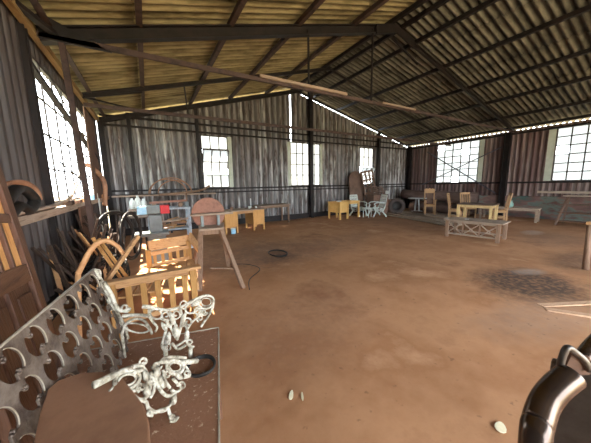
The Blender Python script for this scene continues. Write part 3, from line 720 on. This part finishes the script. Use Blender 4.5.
dbox(0, .10, 0, DH, 0, .045, 'stile', 'wood_dk'); dbox(DW-.1, DW, 0, DH, 0, .045, 'stile', 'wood_dk')
dbox(.10, DW-.1, 0, .2, 0, .042, 'rail', 'wood_dkx'); dbox(.1, DW-.1, .98, 1.10, 0, .042, 'rail', 'wood_dkx'); dbox(.1, DW-.1, DH-.12, DH, 0, .042, 'rail', 'wood_dkx')
dbox(.39, .47, .2, .98, 0, .04, 'muntin', 'wood_dk'); 
for a0, a1 in ((.13, .37), (.49, .73)):
    dbox(a0-.03, a1+.03, .2, .98, .005, .018, 'panel', 'wood_dk'); dbox(a0+.02, a1-.02, .26, .92, .018, .034, 'raised_panel', 'wood_dk', .01)
for a in (.27, .43, .59): dbox(a-.016, a+.016, 1.10, DH-.12, 0, .04, 'glazing_bar', 'wood_dk')
for z in (1.42, 1.72): dbox(.1, DW-.1, z-.03, z+.03, 0, .038, 'glazing_bar', 'wood_dkx')
for i, a0 in enumerate((.10, .27, .44, .61)):
    dbox(a0, a0+.15, 1.10, DH-.12, .010, .018, 'sunlit_panel', 'door_sunlit_orange', 0)
# board leaning in front of it, bottom left
t2 = MB().prism([(0,0), (.5,0), (.5,.9), (0,.9)], .03, (-.66, 1.75, .12), (.02,-1,0), (-.2,0,1))
tag(t2.build('dark_board', 'wood_dk', None, bev=.004), 'dark board standing in front of the carved door at the left edge', 'board')

# ---------------- grey machine + blue-grey work table behind the slatted bench
o = Vector((.06, 6.0, 0))
t = thing('grinding_machine', 'grey pedestal grinding machine with a blue, grey and red head', 'machine', o)
MB().box((.08, 6.0, .3), (.34, .34, .64)).build('pedestal', 'grey', t, o, bev=.02)
MB().box((.0, 6.0, .64), (.62, .42, .06)).build('base_plate', 'grey', t, o, bev=.01)
MB().box((.08, 6.0, .85), (.24, .28, .36)).build('motor_housing', 'grey', t, o, bev=.02)
MB().box((-.14, 5.98, 1.02), (.5, .12, .06)).build('arm', 'black_metal', t, o, bev=.01)
MB().box((-.14, 5.95, 1.14), (.17, .2, .16)).build('blue_cover', 'blue', t, o, bev=.01)
MB().box((.06, 5.95, 1.15), (.24, .22, .16)).build('gear_box', 'grey', t, o, bev=.01)
MB().box((.27, 5.94, 1.14), (.17, .22, .17)).build('red_cover', 'red', t, o, bev=.008)
o = Vector((.42, 7.3, 0))
t = thing('work_table', 'blue-grey metal work table behind the grey machine, offcuts on its shelf', 'table', o)
MB().box((.42, 7.3, 1.06), (1.0, .6, .05)).build('tabletop', 'bluegrey', t, o, bev=.006)
for x in (-.04, .88):
    for y in (7.04, 7.56): MB().bar((x, y, -.02), (x, y, 1.04), .06).build('leg', 'bluegrey', t, o)
MB().box((.42, 7.3, .52), (.9, .5, .03)).build('shelf', 'bluegrey', t, o)
MB().bar((-.0, 7.04, .72), (.84, 7.04, .78), .03, .05).build('brace', 'wood_gr', t, o)
rnd = random.Random(21)
for k in range(26):
    x = rnd.uniform(.08, .72); y = rnd.uniform(7.08, 7.4); z = .55+rnd.uniform(0, .2); a = rnd.uniform(-.6, .6)
    stick('timber_offcut', 'small orange offcut in the jumble on the work table shelf', 'offcut', (x-.14*cos(a), y-.14*sin(a), z), (x+.14*cos(a), y+.14*sin(a), z+rnd.uniform(-.03, .06)), .05, .025, 'wood_or_x' if k % 3 else 'wood_bend_red', 'orange offcuts on the work table shelf')
stick('timber_plank', 'reddish plank lying on top of the blue-grey work table', 'plank', (-.0, 7.2, 1.22), (.85, 7.25, 1.24), .16, .05, 'rust_disc')
for x in (.1, .7): tag(MB().box((x, 7.22, 1.14), (.09, .2, .11)).build('timber_block', 'wood_grz', None, bev=.004), 'block propping up the %s end of the reddish plank' % ('left' if x < .4 else 'right'), 'block')
tag(MB().box((.86, 7.3, 1.15), (.1, .14, .13)).build('clamp_block', 'grey', None, bev=.02), 'small grey metal block on the right end of the work table', 'block')
for k, (x, h) in enumerate(((-.36, .26), (-.24, .32), (-.12, .24))):
    b = MB().lathe([(.0, 0), (.06, 0), (.065, .03), (.065, h*.7), (.03, h*.85), (.025, h), (0, h)], 14, (x, 7.3, 1.085))
    tag(b.build('plastic_bottle', 'white', None, smooth=True), ['left', 'tallest, middle', 'right'][k]+' white plastic bottle of three at the left end of the work table', 'bottle')
MB()
t = thing('side_shelf', 'narrow dark shelf carrying the white bottles left of the work table', 'shelf', (-.3, 7.3, 0))
MB().box((-.28, 7.3, 1.06), (.34, .4, .045)).build('shelf_board', 'wood_gr', t, (-.3, 7.3, 0))
for x in (-.42, -.14): MB().bar((x, 7.3, -.02), (x, 7.3, 1.04), .05).build('leg', 'steel', t, (-.3, 7.3, 0))
# arches standing on back-wall rail
for k, (cx_, r_, zz) in enumerate(((.72, .66, 1.38), (.85, .55, 1.38), (.62, .60, 1.38))):
    b = MB().tube(arc((cx_, 9.95-.03*k, zz), r_, 0, pi, 18, ay=(0, .0, .82)), .028, 8, flat=.6)
    tag(b.build('bent_wood_hoop', 'wood_bend_red', None, smooth=True), ['largest bent-wood arch standing on the back wall rail', 'right-hand bent-wood arch standing on the back wall rail', 'inner bent-wood arch standing on the back wall rail'][k], 'hoop')
t = thing('wall_bench', 'narrow plank ledge along the back wall below the arches', 'ledge', (.4, 9.8, 0))
MB().box((.6, 9.85, 1.33), (3.2, .3, .05)).build('ledge_board', 'wood_gr', t, (.4, 9.8, 0))
for x in (-.8, .6, 2.0): MB().bar((x, 9.85, -.02), (x, 9.85, 1.31), .07).build('leg', 'steel', t, (.4, 9.8, 0))
b = MB().tube(smoothpath([(.3, 9.3, 1.36), (1.0, 9.2, 1.40), (1.55, 9.1, 1.47), (1.85, 9.0, 1.62)]), .035, 8)
b.tube([(1.1, 9.2, 1.40), (1.12, 9.4, -.0)], .03, 7)
tag(b.build('crooked_branch', 'wood_grz', None, smooth=True), 'crooked branch sticking out in front of the back wall left of the first window', 'branch')

# ---------------- desk, side table
def desk():
    o = Vector((2.84, 8.75, 0)); rz = .10
    t = thing('pedestal_desk', 'orange wooden pedestal desk with grey top below the first back window', 'desk', o, rz)
    z = Vector((0,0,0))
    MB().box((0, 0, .745), (1.62, .78, .035)).build('desktop', 'wood_gr', t, bev=.004)
    for x in (-.52, .52):
        MB().box((x, 0, .46), (.44, .68, .53)).build('cabinet', 'wood_or', t, bev=.004)
        MB().box((x, -.345, .46), (.36, .012, .45)).build('cabinet_panel', 'wood_or', t, bev=.003)
        for dx in (-.2, .2):
            for y in (-.32, .32): MB().bar((x+dx, y, -.02), (x+dx, y, .73), .05).build('leg', 'wood_or', t, bev=.003)
    MB().box((0, -.33, .68), (.62, .02, .09)).build('drawer_front', 'wood_or_x', t)
desk()
for nm, lb, ct, x, y, m, s_ in (('glue_tin', 'orange tin on the desk, second item from its left end', 'tin', 2.45, 8.6, 'rust', .09), ('paint_tin', 'pale tin on the right half of the desk', 'tin', 3.15, 8.75, 'white', .07), ('paint_tin', 'white tub at the right end of the desk', 'tub', 3.42, 8.8, 'chair_wh', .06)):
    tag(MB().lathe([(0,0),(s_*.6,0),(s_*.65,s_*1.2),(0,s_*1.25)], 14, (x, y, .765)).build(nm, m, None), lb, ct)
tag(MB().lathe([(0,0),(.02,0),(.02,.34),(.0,.36)], 10, (3.3, 9.0, .765)).build('white_tube', 'white', None), 'upright pale tube at the back of the desk', 'tube')
for (x, y, h, lb) in ((2.38, 8.3, .16, 'white paint pot on the floor under the left side of the desk'),):
    t = thing('paint_pot', lb, 'pot', (x, y, 0)); MB().lathe([(0,-.01),(.08,-.01),(.085,h),(0,h)], 16, (0,0,0)).build('pot_body', 'blue', t); MB().lathe([(0,h),(.09,h),(.09,h+.02),(0,h+.02)], 16).build('lid', 'white', t)
def simple_table(name, label, o, rz, L_, W_, H_, top, leg, lw=.06, ap=.09, ov=.04, tt=.03):
    t = thing(name, label, 'table', o, rz)
    MB().box((0,0,H_-tt/2), (L_, W_, tt)).build('tabletop', top, t, bev=.004)
    b = MB()
    for sy in (-1, 1): b.box((0, sy*(W_/2-ov-lw/2), H_-tt-ap/2), (L_-2*ov-lw, .022, ap))
    for sx in (-1, 1): b.box((sx*(L_/2-ov-lw/2), 0, H_-tt-ap/2), (.022, W_-2*ov-lw, ap))
    b.build('apron', leg, t)
    for sx in (-1, 1):
        for sy in (-1, 1): MB().bar((sx*(L_/2-ov-lw/2), sy*(W_/2-ov-lw/2), -.02), (sx*(L_/2-ov-lw/2), sy*(W_/2-ov-lw/2), H_-tt), lw).build('leg', leg, t, bev=.003)
    return t
simple_table('side_table', 'grey-brown wooden table against the back wall right of the orange desk', (4.5, 9.72, 0), .06, 1.45, .7, .78, 'wood_gr', 'wood_grz')

# ---------------- yellow desk, white garden chairs
o = (8.0, 9.12, 0); rz = .12
t = thing('yellow_desk', 'small pale yellow wooden desk with a side cabinet standing on the dirt floor', 'desk', o, rz)
MB().box((0, 0, .765), (1.42, .78, .03)).build('desktop', 'wood_desk', t, bev=.004)
MB().box((-.4, .0, .52), (.52, .68, .46)).build('cabinet', 'wood_desk', t, bev=.004)
MB().box((-.4, -.345, .52), (.44, .01, .38)).build('cabinet_door', 'wood_desk', t)
MB().box((.32, -.34, .70), (.7, .02, .10)).build('apron', 'wood_desk', t); MB().box((.32, .34, .70), (.7, .02, .10)).build('apron', 'wood_desk', t)
for x in (-.65, -.14, .64):
    for y in (-.34, .34): MB().bar((x, y, -.02), (x, y, .75), .075).build('leg', 'wood_desk', t, bev=.004)
tag(MB().box((7.62, 9.05, .80), (.2, .14, .04), rz=.3).build('paper_stack', 'white', None), 'white paper scrap on top of the yellow desk', 'paper')
def cast_chair(name, label, o, rz, W_=.95):
    t = thing(name, label, 'chair', o, rz)
    # seat of white bars
    b = MB(); n = 9
    for k in range(n): b.bar((-W_/2+.04, -.22+.055*k, .42-.012*abs(k-4)), (W_/2-.04, -.22+.055*k, .42-.012*abs(k-4)), .045, .02)
    b.build('seat', 'chair_wh', t)
    # back: pierced panel with four rows of openings
    b = MB(); e = .22; P = lambda x, z: (x, .24+(z-.42)*e, z)
    for z in (.46, .60, .74, .88, 1.0): b.bar(P(-W_/2+.02, z), P(W_/2-.02, z), .035, .075)
    for k in range(6): x = -W_/2+.03+(W_-.06)*k/5; b.bar(P(x, .45), P(x, 1.0), .07 if k in (0, 5) else .04, .02, up=(0,1,0))
    b.build('backrest', 'chair_wh', t)
    for s_ in (-1, 1):
        x = s_*(W_/2)
        b = MB(); b.tube(smoothpath([(x, .25, .66), (x, .0, .68), (x, -.2, .66), (x, -.28, .6), (x, -.22, .54)]), .028, 6); b.build('arm', 'chair_wh', t, smooth=True)
        b = MB(); b.tube(smoothpath([(x, -.22, .54), (x, -.27, .42), (x, -.2, .3), (x, -.26, .12), (x, -.33, -.01)]), .034, 6); b.tube(spiral3(x, -.12, .3, .08), .022, 6); b.build('leg', 'chair_wh', t, smooth=True)
        b = MB(); b.tube(smoothpath([(x, .24, .5), (x, .22, .4), (x, .14, .25), (x, .26, .1), (x, .33, -.01)]), .034, 6); b.tube(spiral3(x, .06, .3, .08), .022, 6)
        b.tube(smoothpath([(x, -.24, .28), (x, 0, .22), (x, .2, .28)]), .014, 6); b.build('leg', 'chair_wh', t, smooth=True)
    return t
def spiral3(x, y, z, r): return [(x, y+r*(1-.06*i)*cos(i*.6), z+r*(1-.06*i)*sin(i*.6)) for i in range(14)]
cast_chair('cast_garden_chair', 'white cast-metal garden chair right of the yellow desk, facing left', (9.6, 8.55, 0), radians(-112), .62)
cast_chair('cast_garden_chair', 'white cast-metal garden chair half hidden behind the yellow desk', (9.04, 9.22, 0), radians(4), .56)
simple_table('cast_side_table', 'low white cast-metal table between the yellow desk and the white garden chair', (9.0, 8.6, 0), .3, .34, .34, .44, 'chair_wh', 'chair_wh', .03, .05, .02, .02)

# ---------------- things leaning on the back wall
b = MB(); pr = [(-.5, 0), (.5, 0), (.5, 1.45)]+[(.5*cos(a), 1.45+.42*sin(a)) for a in [pi*i/14 for i in range(1, 14)]]+[(-.5, 1.45)]
b.prism(pr, .05, (9.42, 9.72, .36), (1, .05, 0), (0, .1, 1))
t = thing('arched_board', 'tall round-topped brown wooden board leaning left of the third back window', 'board', (9.42, 9.7, 0))
b.build('board', 'brown_panel', t, (9.42, 9.7, 0), bev=.006)
b = MB(); b.bar((8.98, 9.6, -.02), (9.0, 9.72, .4), .08); b.bar((9.85, 9.6, -.02), (9.85, 9.72, .4), .08); b.bar((8.9, 9.68, .36), (9.95, 9.72, .36), .1, .06); b.build('base_stand', 'wood_dk', t, (9.42, 9.7, 0))
o = Vector((10.2, 9.6, 0))
t = thing('glazed_door_leaf', 'rusty brown glazed door leaf leaning under the third back window', 'door', o)
eo = Vector((9.95, 9.45, .0)); eu = Vector((-.16, .12, 1)).normalized(); ew = Vector((.98, .05, .14)).normalized()
G = lambda a, z: eo+ew*a+eu*z
b = MB()
for a in (.03, .33, .62, .90): b.bar(G(a, .0), G(a, 2.25), .09, .05, up=(0,1,0))
for z in (.02, .5, .78, 1.06, 1.34, 1.75, 2.18): b.bar(G(0, z), G(.92, z), .05, .09)
b.build('leaf_frame', 'brown_panel', t, o)
b = MB()
for i in range(3): b.prism([(.32*i+.02, .05), (.32*i+.28, .05), (.32*i+.28, .5), (.32*i+.02, .5)], .015, eo, ew, eu)
b.build('lower_panel', 'rust', t, o)
o = Vector((10.35, 9.0, 0))
t = thing('rusty_cabinet', 'rusty brown cabinet with a slanting rack in front of the glazed door leaf', 'cabinet', o)
MB().box((10.3, 9.15, .52), (1.1, .44, 1.0)).build('carcass', 'brown_panel', t, o, bev=.01)
for k in range(3): MB().box((9.93+.37*k, 8.92, .55), (.34, .02, .8)).build('door', 'rust', t, o, bev=.004)
b = MB()
for k in range(4): b.bar((9.95, 9.2, 1.05+.09*k), (10.9-.12*k, 9.2, 1.12+.09*k), .3-.03*k, .03)
for x in (9.98, 10.4, 10.8): b.bar((x, 9.2, 1.02), (x-.1, 9.25, 1.42), .04)
b.build('rack', 'brown_panel', t, o)
tag(MB().lathe([(0,0),(.07,.0),(.1,.08),(.07,.16),(0,.18)], 14, (10.85, 9.02, 1.02)).build('glass_lamp_globe', 'white', None, smooth=True), 'round white globe on the right end of the rusty cabinet', 'globe')
# tyre
def tyre(label, c, r_, az, lean=0):
    t = thing('car_tyre', label, 'tyre', (c[0], c[1], 0))
    m_ = Matrix.Rotation(az, 3, 'Z') @ Matrix.Rotation(pi/2+lean, 3, 'X')
    pf = [(r_*.55, -.09), (r_*.62, -.11), (r_*.9, -.11), (r_, -.08), (r_*1.0, .08), (r_*.9, .11), (r_*.62, .11), (r_*.55, .09), (r_*.55, -.09)]
    MB().lathe(pf, 32, (0, 0, r_-.02), m_).build('tread', 'tyre', t, smooth=True)
    MB().lathe([(0, .03), (r_*.2, .05), (r_*.5, .05), (r_*.55, .09), (r_*.55, -.09), (r_*.5, -.02), (0, -.02)], 24, (0, 0, r_-.02), m_).build('wheel_hub', 'black', t, smooth=True)
tyre('dusty car tyre standing upright in front of the rusty cabinet', (11.22, 8.66, 0), .41, -.93, -.08)
# dark crates and logs in the corner
tag(MB().box((11.85, 9.55, .32), (.8, .6, .68)).build('timber_crate', 'brown_panel', None, bev=.01), 'brown crate in the back right corner behind the tyre', 'crate')
for nm, lb, p, q, r_ in (('tree_log', 'thick grey log lying on the bearers along the right wall, topmost of the pile', (12.75, 9.5, .93), (13.45, 5.9, .8), .26), ('tree_log', 'dark lower log lying on the floor along the right wall, nearest the wall', (13.35, 9.2, .26), (13.6, 6.0, .24), .27),
                        ('tree_log', 'dark lower log on the floor behind the small white table', (12.72, 8.9, .24), (12.95, 6.1, .22), .25)):
    P = [Vector(p).lerp(Vector(q), i/8)+Vector((.03*sin(i*1.7), 0, .02*cos(i*2.3))) for i in range(9)]
    tag(MB().tube(P, [r_*(1+.06*sin(i*2.1)) for i in range(9)], 14).build(nm, 'log', None, smooth=True), lb, 'log')
for k, y in enumerate((8.4, 6.7)): tag(MB().box((13.1, y, .54), (.9, .14, .1)).build('bearer', 'wood_dk', None), ['far', 'near'][k]+' cross bearer holding up the top log', 'bearer')
# stacked planks on the floor
pl = [((10.9, 9.2), (10.5, 6.5), .3, .03, 0), ((11.3, 9.1), (11.1, 6.4), .32, .03, 1), ((11.75, 8.9), (11.6, 6.3), .3, .03, 0), ((12.2, 8.8), (12.0, 6.2), .3, .03, 1),
      ((10.2, 8.6), (9.3, 4.9), .3, .035, 1), ((10.65, 8.2), (9.75, 4.8), .28, .03, 0), ((11.05, 7.8), (10.2, 4.9), .28, .03, 1), ((10.4, 6.9), (9.4, 4.6), .22, .03, 0), ((11.8, 8.3), (12.15, 6.0), .22, .03, 1), ((11.3, 7.2), (10.7, 5.5), .24, .03, 0)]
for k, (p, q, w_, h, m) in enumerate(pl):
    z = .035 if k < 7 else .075
    tag(MB().bar((*p, z), (*q, z), w_, h).build('floor_plank', ['wood_gry', 'wood_gr'][m], None, bev=.003), 'weathered plank in the low stack on the floor between the tyre and the dining set' , 'plank', 'weathered planks stacked on the floor')
stick('red_board', 'reddish board lying on the plank stack below the small white table', 'board', (11.6, 8.0, .11), (12.1, 6.9, .11), .35, .03, 'rust')
t = thing('white_side_table', 'small white pedestal table with a flat top standing beside the armchair', 'table', (12.1, 8.1, .05))
MB().box((0, 0, .72), (.45, .8, .04), rz=.1).build('tabletop', 'white', t, bev=.004)
for y in (-.12, .12): MB().bar((0, y, .03), (0, y*.6, .70), .06).build('leg', 'white', t)
MB().box((0, 0, .04), (.4, .4, .04)).build('foot', 'white', t)

# ---------------- dining set
def chair(label, o, rz, carved=False, arms=False, m='wood_chair', h=1.12):
    t = thing('armchair' if arms else 'dining_chair', label, 'chair', o, rz)   # faces -Y locally
    MB().box((0, 0, .45), (.46, .44, .04)).build('seat', 'wood_or_x' if m == 'wood_chair' else m, t, bev=.006)
    b = MB(); b.box((0, -.2, .40), (.40, .02, .06)); b.box((0, .2, .40), (.40, .02, .06)); b.box((-.21, 0, .40), (.02, .4, .06)); b.box((.21, 0, .40), (.02, .4, .06)); b.build('seat_rail', m, t)
    for x in (-.2, .2): MB().bar((x, -.19, -.02), (x, -.19, .66 if arms else .44), .05).build('leg', m, t, bev=.003)
    for x in (-.2, .2):
        MB().bar((x, .21, -.02), (x, .2, .45), .05).build('leg', m, t, bev=.003); MB().bar((x, .2, .44), (x, .31, h), .05, .04).build('back_post', m, t, bev=.003)
    B = lambda x, z: (x, .2+.11*(z-.44)/(h-.44), z)
    if carved:
        b = MB(); b.prism([(-.2, h-.2), (.2, h-.2), (.22, h-.02), (.12, h+.03), (.06, h-.01), (0, h+.05), (-.06, h-.01), (-.12, h+.03), (-.22, h-.02)], .035, (0, .31, 0), (1,0,0), (0,0,1)); b.build('crest_rail', m, t)
        b = MB(); b.prism([(-.13, .5), (.13, .5), (.1, .72), (.14, h-.2), (-.14, h-.2), (-.1, .72)], .02, (0, .2-.07, 0), (1,0,0), (0,.165,1)); b.build('splat', 'brown_panel', t)
    else:
        MB().bar(B(-.2, h-.04), B(.2, h-.04), .03, .09).build('crest_rail', m, t); MB().bar(B(-.2, .55), B(.2, .55), .03, .05).build('back_rail', m, t)
        for x in (-.1, 0, .1): MB().bar(B(x, .55), B(x, h-.06), .04, .015, up=(0,1,0)).build('back_slat', m, t)
    if arms:
        for x in (-.23, .23): MB().bar((x, -.24, .67), (x, .26, .67), .06, .035).build('arm_rest', m, t, bev=.004)
    b = MB(); b.bar((-.2, -.19, .18), (-.2, .21, .18), .03); b.bar((.2, -.19, .18), (.2, .21, .18), .03); b.build('stretcher', m, t)
    return t
RZ = radians(8)
t = simple_table('dining_table', 'yellow wooden dining table with a brown top behind the low cross-braced table', (10.98, 4.82, 0), RZ+pi/2, 1.2, .85, .735, 'brown_panel', 'wood_ye', .085, .10, .03, .035)
chair('carved high-backed wooden armchair on the plank stack beside the small white table', (11.5, 7.05, .09), radians(-50), True, True, 'wood_chair', 1.18)
chair('dining chair at the left end of the yellow dining table', (11.0, 5.62, 0), radians(20), h=1.12)
chair('dining chair behind the yellow dining table, nearest the right wall', (12.3, 5.75, 0), radians(-30), h=1.1)
chair('dining chair at the right end of the yellow dining table', (11.82, 4.42, 0), radians(-150), h=1.12)
# coffee table
o = (8.02, 3.53, 0)
t = thing('coffee_table', 'low weathered wooden table with crossed side braces in front of the dining table', 'table', o, RZ+pi/2)
LL, WW, HH = 1.42, .78, .50
b = MB()
for k in range(4): b.box((0, -WW/2+WW*(k+.5)/4, HH-.015), (LL, WW/4-.004, .03))
b.build('tabletop', 'wood_gr', t, bev=.003)
for sx in (-1, 1):
    for sy in (-1, 1): MB().bar((sx*(LL/2-.1), sy*(WW/2-.06), -.02), (sx*(LL/2-.1), sy*(WW/2-.06), HH-.03), .085).build('leg', 'wood_grz', t, bev=.004)
x0, x1 = -(LL/2-.1), LL/2-.1
for sy in (-1, 1):
    y = sy*(WW/2-.06)
    MB().bar((x0, y, HH-.06), (x1, y, HH-.06), .03, .05).build('side_rail', 'wood_gr', t); MB().bar((x0, y, .09), (x1, y, .09), .03, .045).build('side_rail', 'wood_gr', t)
    for k in range(3 if sy > 0 else 0):
        a, c = x0+(x1-x0)*k/3, x0+(x1-x0)*(k+1)/3
        b = MB(); b.bar((a+.02, y, .11), (c-.02, y, HH-.085), .02, .03); b.bar((a+.02, y, HH-.085), (c-.02, y, .11), .02, .03); b.build('cross_brace', 'wood_gr', t)
        if k: MB().bar((a, y, .1), (a, y, HH-.06), .035).build('upright', 'wood_grz', t)
tag(MB().box((8.0, 3.75, .503), (.13, .1, .006), rz=.3).build('paper_scrap', 'white', None), 'small white paper scrap on the low cross-braced table', 'paper')

# ---------------- right wall: work bench, jug, stepped rack, post
t = simple_table('low_work_bench', 'low dark bench against the green-stained plinth carrying a teal jug', (12.75, 4.45, 0), RZ+pi/2, 1.9, .62, .52, 'wood_gry', 'wood_gr', .07, .08, .03, .03)
t = thing('teal_jug', 'small teal jug standing on the low bench by the right wall', 'jug', (12.6, 4.35, .52))
MB().lathe([(0,0),(.07,0),(.10,.08),(.09,.16),(.05,.22),(.065,.27),(.05,.27),(0,.24)], 16).build('jug_body', 'teal', t, smooth=True)
MB().tube([(.0, .09, .08), (0, .15, .12), (0, .15, .19), (0, .06, .23)], .012, 6).build('handle', 'teal', t, smooth=True)
o = Vector((12.9, 2.3, 0))
t = thing('stepped_rack', 'sloping brown wooden rack with three shelves against the right wall', 'rack', o)
for y in (2.98, 1.5):
    MB().bar((12.55, y, -.02), (13.15, y-.1, .98), .06, .05).build('side_rail', 'brown_panel', t, o); MB().bar((13.35, y, -.02), (13.3, y-.1, .98), .06, .05).build('rear_leg', 'brown_panel', t, o)
for x, z, w_, m in ((13.22, 1.0, .42, 'wood_gry'), (12.98, .70, .36, 'brown_panel'), (12.85, .42, .36, 'wood_dkx'), (12.7, .12, .3, 'wood_dkx')):
    MB().box((x+.08, 2.2, z), (w_, 1.62, .035)).build('shelf_board', m, t, o, bev=.003)
o = Vector((6.78, 1.05, 0))
t = thing('wooden_post', 'short round wooden post leaning at the right edge', 'post', o)
MB().tube([(6.72, 1.13, -.03), (6.71, 1.14, .4), (6.69, 1.15, .8)], [.048, .045, .042], 12).build('post_body', 'wood_grz', t, o, smooth=True)
MB().bar((6.69, 1.15, .8), (6.69, 1.15, .85), .085, .085).build('post_cap', 'wood_or_x', t, o)

# ---------------- bent steel tube frame, lower right
o = Vector((.72, -.05, 0))
t = thing('steel_tube_frame', 'worn chrome and black bent tubular steel frame at the lower right corner', 'tube frame', o)
def q(px, py, r_):
    d = R2*((px-295.5)/FPX)+U2*(-(py-221.5)/FPX)+F; return Vector((0,0,H))+d*(r_/math.hypot(d.x, d.y))
P = [q(529, 470, .50), q(535, 443, .52), q(538, 422, .545), q(545, 402, .575), q(557, 387, .60), q(571, 376, .63)]
P = [Vector((P[0].x-.02, P[0].y-.01, -.02)), Vector((P[0].x-.02, P[0].y-.01, .45)), q(527, 560, .46)]+P[1:]
MB().tube(smoothpath(P), .021, 18).build('bent_tube', 'chrome', t, o, smooth=True)
a_, c_ = q(578, 368, .675), q(574, 443, .65)
c_ = Vector((a_.x, a_.y-.005, -.02))
MB().bar(c_, a_, .07, .02, up=(c_.x, c_.y, 0)).build('flat_upright', 'black_metal', t, o, bev=.005)
P = [q(559, 377, .63), q(561, 362, .63), q(567, 348, .635), q(576, 353, .65), q(585, 361, .66), q(590, 371, .665)]
MB().tube(smoothpath(P), .0055, 10).build('end_loop', 'black_metal', t, o, smooth=True)
MB().prism([(0,0), (1,0), (.9,.8), (.25,1)], .006, q(561, 374, .65), q(589, 374, .67)-q(561, 374, .65), q(564, 353, .65)-q(561, 374, .65)).build('end_plate', 'rust', t, o)
MB().tube(smoothpath([q(583, 359, .69), q(592, 347, .71), q(606, 334, .75), q(640, 312, .8)]), .013, 14).build('upper_tube', 'chrome', t, o, smooth=True)

# ---------------- small things on the floor
def leaf(label, x, y, L_, w_, rz):
    b = MB(); n = 12; vs = []
    for i in range(n): a = 2*pi*i/n; vs.append((L_*cos(a), w_*sin(a)*(1-.25*cos(a))))
    c, s_ = cos(rz), sin(rz); b.prism([(p[0]*c-p[1]*s_, p[0]*s_+p[1]*c) for p in vs], .006, (x, y, fz(x, y)+.006), (1,0,0), (0,1,0))
    tag(b.build('dry_leaf', 'leaf', None), label, 'leaf')
leaf('largest pale dry leaf on the dirt floor, lower middle', .815, 1.52, .045, .017, .9)
leaf('thin dry leaf on the floor just right of the largest pale leaf', .88, 1.46, .04, .008, 1.1)
leaf('pale wood chip on the dirt floor left of the steel tube frame', 1.86, .57, .045, .03, .3)
b = MB()
for k in range(3): b.tube([(2.5+.19*cos(a)*(1+.05*k), 5.15+.3*sin(a)*(1-.04*k), .03+.01*k+fz(2.5,5.15)) for a in [2*pi*i/24 for i in range(24)]], .008, 5, True)
tag(b.build('wire_ring', 'black', None, smooth=True), 'thin dark wire ring lying on the floor right of the splayed stand', 'wire ring')
b = MB().tube(smoothpath([(1.3, 4.9, .03), (1.6, 4.7, .03), (1.7, 4.3, .03), (1.35, 3.9, .03), (1.2, 3.5, .03)]), .008, 5)
tag(b.build('power_cable', 'black', None, smooth=True), 'dark cable snaking over the floor by the feet of the splayed stand', 'cable')
stick('floor_batten', 'long pale batten half buried in the dirt near the right edge, nearer one', 'batten', (4.2, .98, -.02), (4.9, -.1, -.005), .09, .02, 'batten')
stick('floor_batten', 'long pale batten half buried in the dirt near the right edge, farther one', 'batten', (4.28, 1.05, -.02), (5.5, .4, -.005), .09, .02, 'batten')
